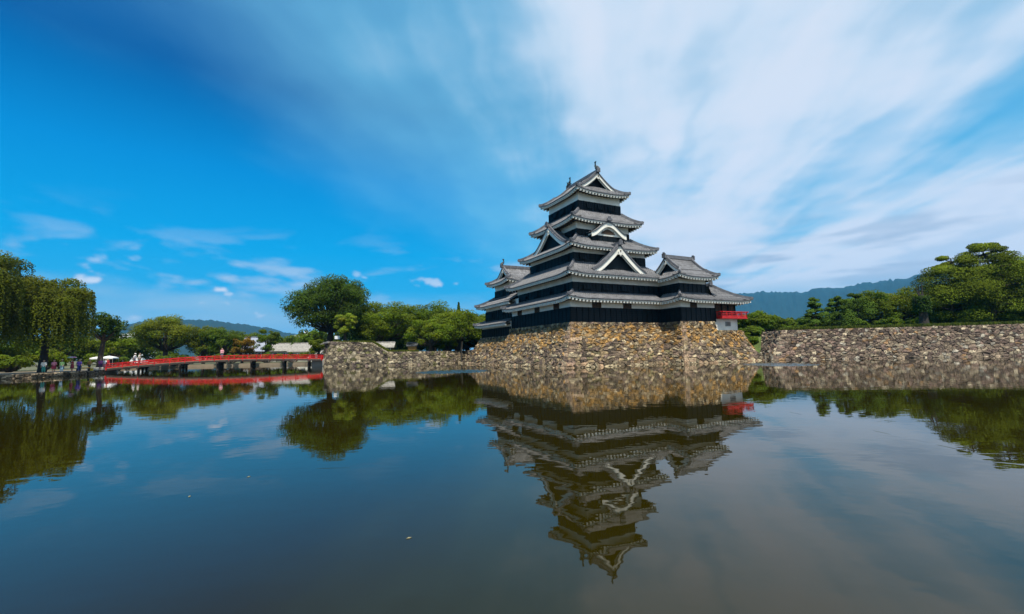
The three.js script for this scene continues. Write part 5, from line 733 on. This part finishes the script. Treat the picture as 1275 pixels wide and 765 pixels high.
// ---------------------------------------------------------------- people (a body is one smooth surface; clothing and hair are its children)
function surfaceNet(field, lo, hi, cell) { // smooth surface of a distance field
  const n = [0, 1, 2].map((k) => Math.ceil((hi[k] - lo[k]) / cell) + 1), [nx, ny, nz] = n, F = new Float32Array(nx * ny * nz), id = (i, j, k) => (k * ny + j) * nx + i;
  for (let k = 0; k < nz; k++) for (let j = 0; j < ny; j++) for (let i = 0; i < nx; i++) F[id(i, j, k)] = field(lo[0] + i * cell, lo[1] + j * cell, lo[2] + k * cell);
  const vi = new Int32Array(nx * ny * nz).fill(-1), pos = [], idx = [];
  for (let k = 0; k < nz - 1; k++) for (let j = 0; j < ny - 1; j++) for (let i = 0; i < nx - 1; i++) {
    let m = 0, sx = 0, sy = 0, sz = 0, c = 0; const f = []; for (let q = 0; q < 8; q++) { const v = F[id(i + (q & 1), j + ((q >> 1) & 1), k + (q >> 2))]; f.push(v); if (v < 0) m |= 1 << q; }
    if (m === 0 || m === 255) continue;
    for (const [a, b] of [[0, 1], [2, 3], [4, 5], [6, 7], [0, 2], [1, 3], [4, 6], [5, 7], [0, 4], [1, 5], [2, 6], [3, 7]]) if ((f[a] < 0) !== (f[b] < 0)) { const t = f[a] / (f[a] - f[b]); sx += lerp(a & 1, b & 1, t); sy += lerp((a >> 1) & 1, (b >> 1) & 1, t); sz += lerp(a >> 2, b >> 2, t); c++; }
    vi[id(i, j, k)] = pos.length / 3; pos.push(lo[0] + (i + sx / c) * cell, lo[1] + (j + sy / c) * cell, lo[2] + (k + sz / c) * cell);
  }
  for (let k = 1; k < nz - 1; k++) for (let j = 1; j < ny - 1; j++) for (let i = 1; i < nx - 1; i++) { const a = F[id(i, j, k)] < 0;
    for (const [di, dj, dk, u, w] of [[1, 0, 0, [0, 1, 0], [0, 0, 1]], [0, 1, 0, [0, 0, 1], [1, 0, 0]], [0, 0, 1, [1, 0, 0], [0, 1, 0]]]) { const b = F[id(i + di, j + dj, k + dk)] < 0; if (a === b) continue; const g = (s, t) => vi[id(i - u[0] * s - w[0] * t, j - u[1] * s - w[1] * t, k - u[2] * s - w[2] * t)], q = [g(0, 0), g(1, 0), g(1, 1), g(0, 1)]; if (q.some((x) => x < 0)) continue; if (a) idx.push(q[0], q[2], q[1], q[0], q[3], q[2]); else idx.push(q[0], q[1], q[2], q[0], q[2], q[3]); } }
  const g = new THREE.BufferGeometry(); g.setAttribute('position', new THREE.Float32BufferAttribute(pos, 3)); g.setIndex(idx); g.computeVertexNormals(); return g;
}
const capsule = ([a, b, ra, rb]) => { const dx = b[0] - a[0], dy = b[1] - a[1], dz = b[2] - a[2], L = dx * dx + dy * dy + dz * dz || 1e-9; return (x, y, z) => { const t = clamp(((x - a[0]) * dx + (y - a[1]) * dy + (z - a[2]) * dz) / L); return Math.hypot(x - a[0] - dx * t, y - a[1] - dy * t, z - a[2] - dz * t) - lerp(ra, rb, t); }; };
const blend = (list, k, grow = 0) => { const fs = list.map(capsule); return (x, y, z) => { let s = 0; for (const f of fs) s += Math.exp(-f(x, y, z) / k); return -k * Math.log(s + 1e-30) - grow; }; };
function figure(pose) { // joints for one pose, facing +z; returns part geometries
  const { lean = 0, legs, arms, bow = 0, skirt: dress = false } = pose, hipY = pose.hip ?? 0.9, sh = hipY + 0.50, cz = lean, head = [0, sh + 0.235, cz + 0.03 + bow];
  const torso = [[[0, hipY, 0], [0, hipY + 0.22, cz * 0.4], 0.135, 0.115], [[0, hipY + 0.22, cz * 0.4], [0, sh - 0.1, cz], 0.115, 0.14], [[-0.13, sh - 0.06, cz], [0.13, sh - 0.06, cz], 0.085, 0.085], [[-0.07, hipY - 0.02, 0], [0.07, hipY - 0.02, 0], 0.12, 0.12]];
  const limbs = [], upper = [], leg = [], feet = [], hands = [];
  arms.forEach(([e, h], i) => { const s = i ? 1 : -1, S = [s * 0.19, sh - 0.05, cz], E = [s * 0.19 + e[0] * s, sh - 0.05 + e[1], cz + e[2]], Hh = [E[0] + h[0] * s, E[1] + h[1], E[2] + h[2]]; upper.push([S, E, 0.062, 0.048]); limbs.push([E, Hh, 0.043, 0.030]); hands.push([E, Hh, s]); const d = V(...Hh).sub(V(...E)).normalize(), p = V(...Hh).addScaledVector(d, 0.08); limbs.push([Hh, p.toArray(), 0.036, 0.032]); });
  legs.forEach(([k, a], i) => { const s = i ? 1 : -1, H = [s * 0.09, hipY - 0.04, 0], K = [s * 0.1 + (k[0] ?? 0) * s, hipY - 0.04 + k[1], k[2]], A = [K[0], K[1] + a[1], K[2] + a[2]]; leg.push([H, K, 0.088, 0.062], [K, A, 0.06, 0.042]); feet.push([[A[0], A[1] - 0.03, A[2] - 0.03], [A[0] + s * 0.02, A[1] - 0.045, A[2] + 0.16], 0.046, 0.036]); });
  const hd = [[[head[0], head[1] - 0.03, head[2] + 0.02], [head[0], head[1] + 0.04, head[2] - 0.01], 0.085, 0.098], [[0, sh - 0.02, cz], [0, head[1] - 0.06, head[2] - 0.01], 0.058, 0.052], [[0, head[1] - 0.09, head[2] + 0.05], [0, head[1] - 0.085, head[2] + 0.06], 0.04, 0.035], [[0, head[1] + 0.0, head[2] + 0.095], [0, head[1] - 0.03, head[2] + 0.112], 0.012, 0.017], [[-0.095, head[1] - 0.01, head[2]], [-0.1, head[1] + 0.03, head[2] - 0.01], 0.016, 0.018], [[0.095, head[1] - 0.01, head[2]], [0.1, head[1] + 0.03, head[2] - 0.01], 0.016, 0.018]];
  const lo = [-0.75, -0.06, -0.6], hi = [0.75, head[1] + 0.2, 0.7], c = 0.026;
  const fingers = new GB(); for (const [E, Hh, s] of hands) { const d = V(...Hh).sub(V(...E)).normalize(), side = V(0, 0, 1).sub(d.clone().multiplyScalar(d.z)).normalize(), inn = d.clone().cross(side).multiplyScalar(1), root = V(...Hh).addScaledVector(d, 0.075); [[-0.03, 0.075], [-0.01, 0.088], [0.01, 0.082], [0.03, 0.062]].forEach(([o, l]) => { const a = root.clone().addScaledVector(side, o); fingers.tube([a, a.clone().addScaledVector(d, l * 0.55).addScaledVector(inn, -0.008 * s), a.clone().addScaledVector(d, l).addScaledVector(inn, -0.03 * s)], [0.010, 0.009, 0.007], 5); }); const t0 = V(...Hh).addScaledVector(d, 0.03).addScaledVector(side, 0.03); fingers.tube([t0, t0.clone().addScaledVector(side, 0.03).addScaledVector(d, 0.03), t0.clone().addScaledVector(side, 0.035).addScaledVector(d, 0.06)], [0.012, 0.011, 0.008], 5); }
  const strip = (g) => { const o = g.index ? g.toNonIndexed() : g; for (const k of Object.keys(o.attributes)) if (k !== 'position' && k !== 'normal') o.deleteAttribute(k); return o; };
  const body = mergeGeometries([strip(surfaceNet(blend([...torso, ...upper, ...limbs, ...leg, ...feet, ...hd], 0.018), lo, hi, 0.022)), strip(fingers.build())]);
  const shirtF = blend([...torso, ...upper], 0.02, 0.022), shirt = surfaceNet((x, y, z) => Math.max(shirtF(x, y, z), hipY - 0.06 - y, -(Math.hypot(x, y - sh - 0.05, z - cz - 0.02) - 0.075)), lo, hi, c);
  const low = dress ? [...leg.filter((_, i) => i % 2 === 0).map(([a, b, r]) => [a, b, r + 0.05, r + 0.075]), [[0, hipY, 0], [0, hipY - 0.4, 0], 0.14, 0.2]] : [...leg, torso[3], [[0, hipY + 0.04, 0], [0, hipY, 0], 0.125, 0.125]], tf = blend(low, 0.025, 0.02), trousers = surfaceNet((x, y, z) => Math.max(tf(x, y, z), y - hipY - 0.08, (pose.hem ?? 0.1) - y), lo, hi, c);
  const hf = capsule([[0, head[1] + 0.02, head[2] - 0.015], [0, head[1] + 0.045, head[2] - 0.025], 0.108, 0.105]), hair = surfaceNet((x, y, z) => Math.max(hf(x, y, z), Math.min(head[1] + 0.055 - y, z - head[2] - 0.02), head[1] - 0.09 - y), [-0.2, head[1] - 0.2, head[2] - 0.25], [0.2, head[1] + 0.25, head[2] + 0.25], 0.02);
  const shoes = surfaceNet(blend(feet, 0.012, 0.014), [-0.5, -0.06, -0.7], [0.5, 0.5, 0.8], 0.022), eyes = new GB(); for (const s of [-1, 1]) eyes.box(s * 0.035, head[1] + 0.015, head[2] + 0.098, 0.024, 0.012, 0.012);
  return { body, shirt, trousers, hair, shoes, eyes: eyes.build(), head };
}
const stand = figure({ legs: [[[0, -0.42, 0.02], [0, -0.40, -0.02]], [[0.02, -0.42, 0.03], [0, -0.40, 0.0]]], arms: [[[0.05, -0.27, -0.02], [0.0, -0.22, 0.08]], [[0.05, -0.27, 0.0], [-0.02, -0.20, 0.12]]] });
const walk = figure({ hip: 0.88, lean: 0.03, legs: [[[0, -0.39, 0.16], [0, -0.40, -0.02]], [[0, -0.39, -0.10], [0, -0.36, -0.22]]], arms: [[[0.04, -0.25, -0.12], [0, -0.22, -0.02]], [[0.04, -0.25, 0.12], [0, -0.18, 0.13]]] });
const dressed = figure({ skirt: true, hem: 0.5, legs: [[[0, -0.42, 0.02], [0, -0.40, -0.02]], [[0, -0.42, -0.01], [0, -0.40, 0.0]]], arms: [[[0.05, -0.26, 0.02], [-0.05, 0.06, 0.22]], [[0.06, -0.26, 0.04], [-0.04, 0.16, 0.2]]] });
const skin = std(lin(0.46, 0.28, 0.19), 0.7), hairBlack = std(lin(0.015, 0.012, 0.01), 0.6), shoe = std(lin(0.05, 0.045, 0.04), 0.7), eyeMat = std(lin(0.02, 0.015, 0.01), 0.3), cloths = {};
const cloth = (r, g, b) => cloths[[r, g, b]] ??= std(lin(r, g, b), 0.9);
function person(label, [x, y, d], turn, f, top, bottom, extra = {}) {
  const t = thing('person', label, 'person', V(x, y, -d), turn, 'visitors on the shore and the bridge'), k = extra.scale ?? 1; t.scale.setScalar(k);
  const b = mesh('body', f.body, skin, t); mesh('shirt', f.shirt, cloth(...top), b); mesh(f === dressed ? 'skirt' : 'trousers', f.trousers, cloth(...bottom), b); mesh('hair', f.hair, extra.hair ?? hairBlack, b); mesh('shoes', f.shoes, shoe, b); mesh('eyes', f.eyes, eyeMat, b);
  if (extra.hat) { const h = new GB(), [hx, hy, hz] = f.head; h.lathe([[0.2, hy + 0.065], [0.12, hy + 0.085], [0.118, hy + 0.14], [0.09, hy + 0.17], [0, hy + 0.18]], hx, hz - 0.015, 14); const o = mesh('hat', h, cloth(...extra.hat), b); o.material.side = THREE.DoubleSide; }
  return t;
}
const shoreY = 0.562;
person('person standing in a white shirt and teal trousers under the willow', [-64.6, shoreY, 62.2], 0.6, stand, [0.75, 0.75, 0.72], [0.05, 0.28, 0.25]);
person('person in a pink shirt and dark red skirt walking below the willow', [-64.3, shoreY, 63.3], 1.1, dressed, [0.7, 0.25, 0.38], [0.3, 0.03, 0.06]);
person('person in a pale green shirt and sun hat standing at the water edge', [-63.5, shoreY, 63.6], 0.2, stand, [0.35, 0.6, 0.22], [0.25, 0.4, 0.5], { hat: [0.75, 0.6, 0.45] });
const brolly = person('person in a dark red dress holding a pale parasol', [-63.3, shoreY, 64.9], -0.5, dressed, [0.32, 0.04, 0.05], [0.25, 0.03, 0.05]);
person('person in a violet shirt and blue trousers beside the parasol', [-63.1, shoreY, 65.7], 0.9, walk, [0.2, 0.1, 0.5], [0.03, 0.05, 0.2]);
person('person in a straw hat and olive shirt behind the bench', [-64.7, shoreY, 67.6], -0.3, stand, [0.3, 0.24, 0.06], [0.1, 0.1, 0.1], { hat: [0.6, 0.47, 0.2] });
person('person in an ochre jacket and dark trousers on the shore path', [-64.6, shoreY, 68.9], 1.4, walk, [0.35, 0.2, 0.04], [0.03, 0.03, 0.03]);
person('person in a purple top and dark skirt near the water', [-64.2, shoreY, 70.3], 0.1, dressed, [0.35, 0.06, 0.38], [0.06, 0.03, 0.08]);
person('person in a white shirt and pink skirt beside the purple top', [-64.4, shoreY, 71.2], -0.7, dressed, [0.8, 0.8, 0.82], [0.6, 0.2, 0.22]);
person('person in a red shirt and dark trousers at the foot of the bridge', [-67.3, shoreY, 75.0], 1.0, stand, [0.5, 0.03, 0.04], [0.03, 0.04, 0.06]);
person('person in a white shirt and blue trousers at the foot of the bridge', [-67.0, shoreY, 74.3], -0.4, walk, [0.8, 0.8, 0.8], [0.04, 0.14, 0.34]);
person('person in a white shirt crossing the bridge near its left end', [-64.8, 1.38, 77.35], 1.9, walk, [0.8, 0.8, 0.8], [0.1, 0.1, 0.14], { hat: [0.75, 0.73, 0.68] });
person('person in a cream shirt crossing the bridge behind a white shirt', [-64.2, 1.42, 77.6], 1.9, stand, [0.7, 0.66, 0.55], [0.2, 0.16, 0.12]);
person('person in a pink shirt standing on the crown of the bridge', [-52.6, 2.02, 81.6], 0.4, stand, [0.75, 0.35, 0.4], [0.12, 0.12, 0.16]);
{ // parasol held by the person in dark red
  const t = thing('parasol', 'pale violet and green parasol held over a person by the willow', 'parasol', V(-63.3, shoreY, -64.9), -0.5), hy = 1.48, hz = 0.26, hx = 0.2, sh = new GB(), cols = [[0.55, 0.42, 0.7], [0.3, 0.55, 0.45], [0.75, 0.7, 0.8], [0.6, 0.25, 0.4]];
  for (let i = 0; i < 8; i++) { sh.col = cols[i % 4]; const a = i / 8 * 6.283, b = (i + 1) / 8 * 6.283; for (let j = 0; j < 4; j++) { const r = (k) => 0.56 * Math.sin(k / 4 * 1.25) / Math.sin(1.25), y = (k) => hy + 0.72 - 0.3 * (1 - Math.cos(k / 4 * 1.25)), P = (k, g) => V(hx + Math.cos(g) * r(k), y(k), hz - 0.1 + Math.sin(g) * r(k)); sh.quad(P(j, a), P(j, b), P(j + 1, b), P(j + 1, a)); } }
  mesh('cover', sh, std(lin(1, 1, 1), 0.8, { vertexColors: true, side: THREE.DoubleSide }), t); const p = new GB(); p.tube([V(hx, hy - 0.35, hz), V(hx, hy + 0.78, hz - 0.1)], [0.012, 0.01], 6); mesh('handle', p, M.timber, t);
}
{ // bench and bags by the water
  const t = thing('bench', 'low plank bench with orange cushion at the water edge', 'bench', V(-63.4, shoreY, -66.7), 1.2), s = new GB(); s.box(0, 0.42, 0, 1.8, 0.06, 0.42); mesh('seat', s, M.deck, t); for (const x of [-0.7, 0.7]) { const l = new GB(); l.box(x, 0.2, 0, 0.08, 0.4, 0.36); mesh('leg', l, M.pier, t); } const c = new GB(); c.box(0.2, 0.49, 0, 1.0, 0.08, 0.38); mesh('cushion', c, cloth(0.7, 0.28, 0.03), t);
  const bag = thing('tote_bag', 'yellow cloth tote bag standing on the ground beside the bench', 'bag', V(-63.6, shoreY, -68.2), 0.3), g = new GB(); g.hexa([V(-0.2, 0, 0.09), V(0.2, 0, 0.09), V(0.2, 0, -0.09), V(-0.2, 0, -0.09)], [V(-0.24, 0.36, 0.05), V(0.24, 0.36, 0.05), V(0.24, 0.36, -0.05), V(-0.24, 0.36, -0.05)]); mesh('pouch', g, cloth(0.75, 0.5, 0.05), bag); for (const z of [-0.05, 0.05]) { const h = new GB(); h.tube([V(-0.1, 0.34, z), V(-0.08, 0.56, z), V(0.08, 0.56, z), V(0.1, 0.34, z)], [0.012, 0.012, 0.012, 0.012], 5); mesh('strap', h, cloth(0.75, 0.5, 0.05), bag); }
}
scene.traverse((o) => { if (o.isMesh) { o.castShadow = true; o.receiveShadow = true; } });
renderer.render(scene, camera);
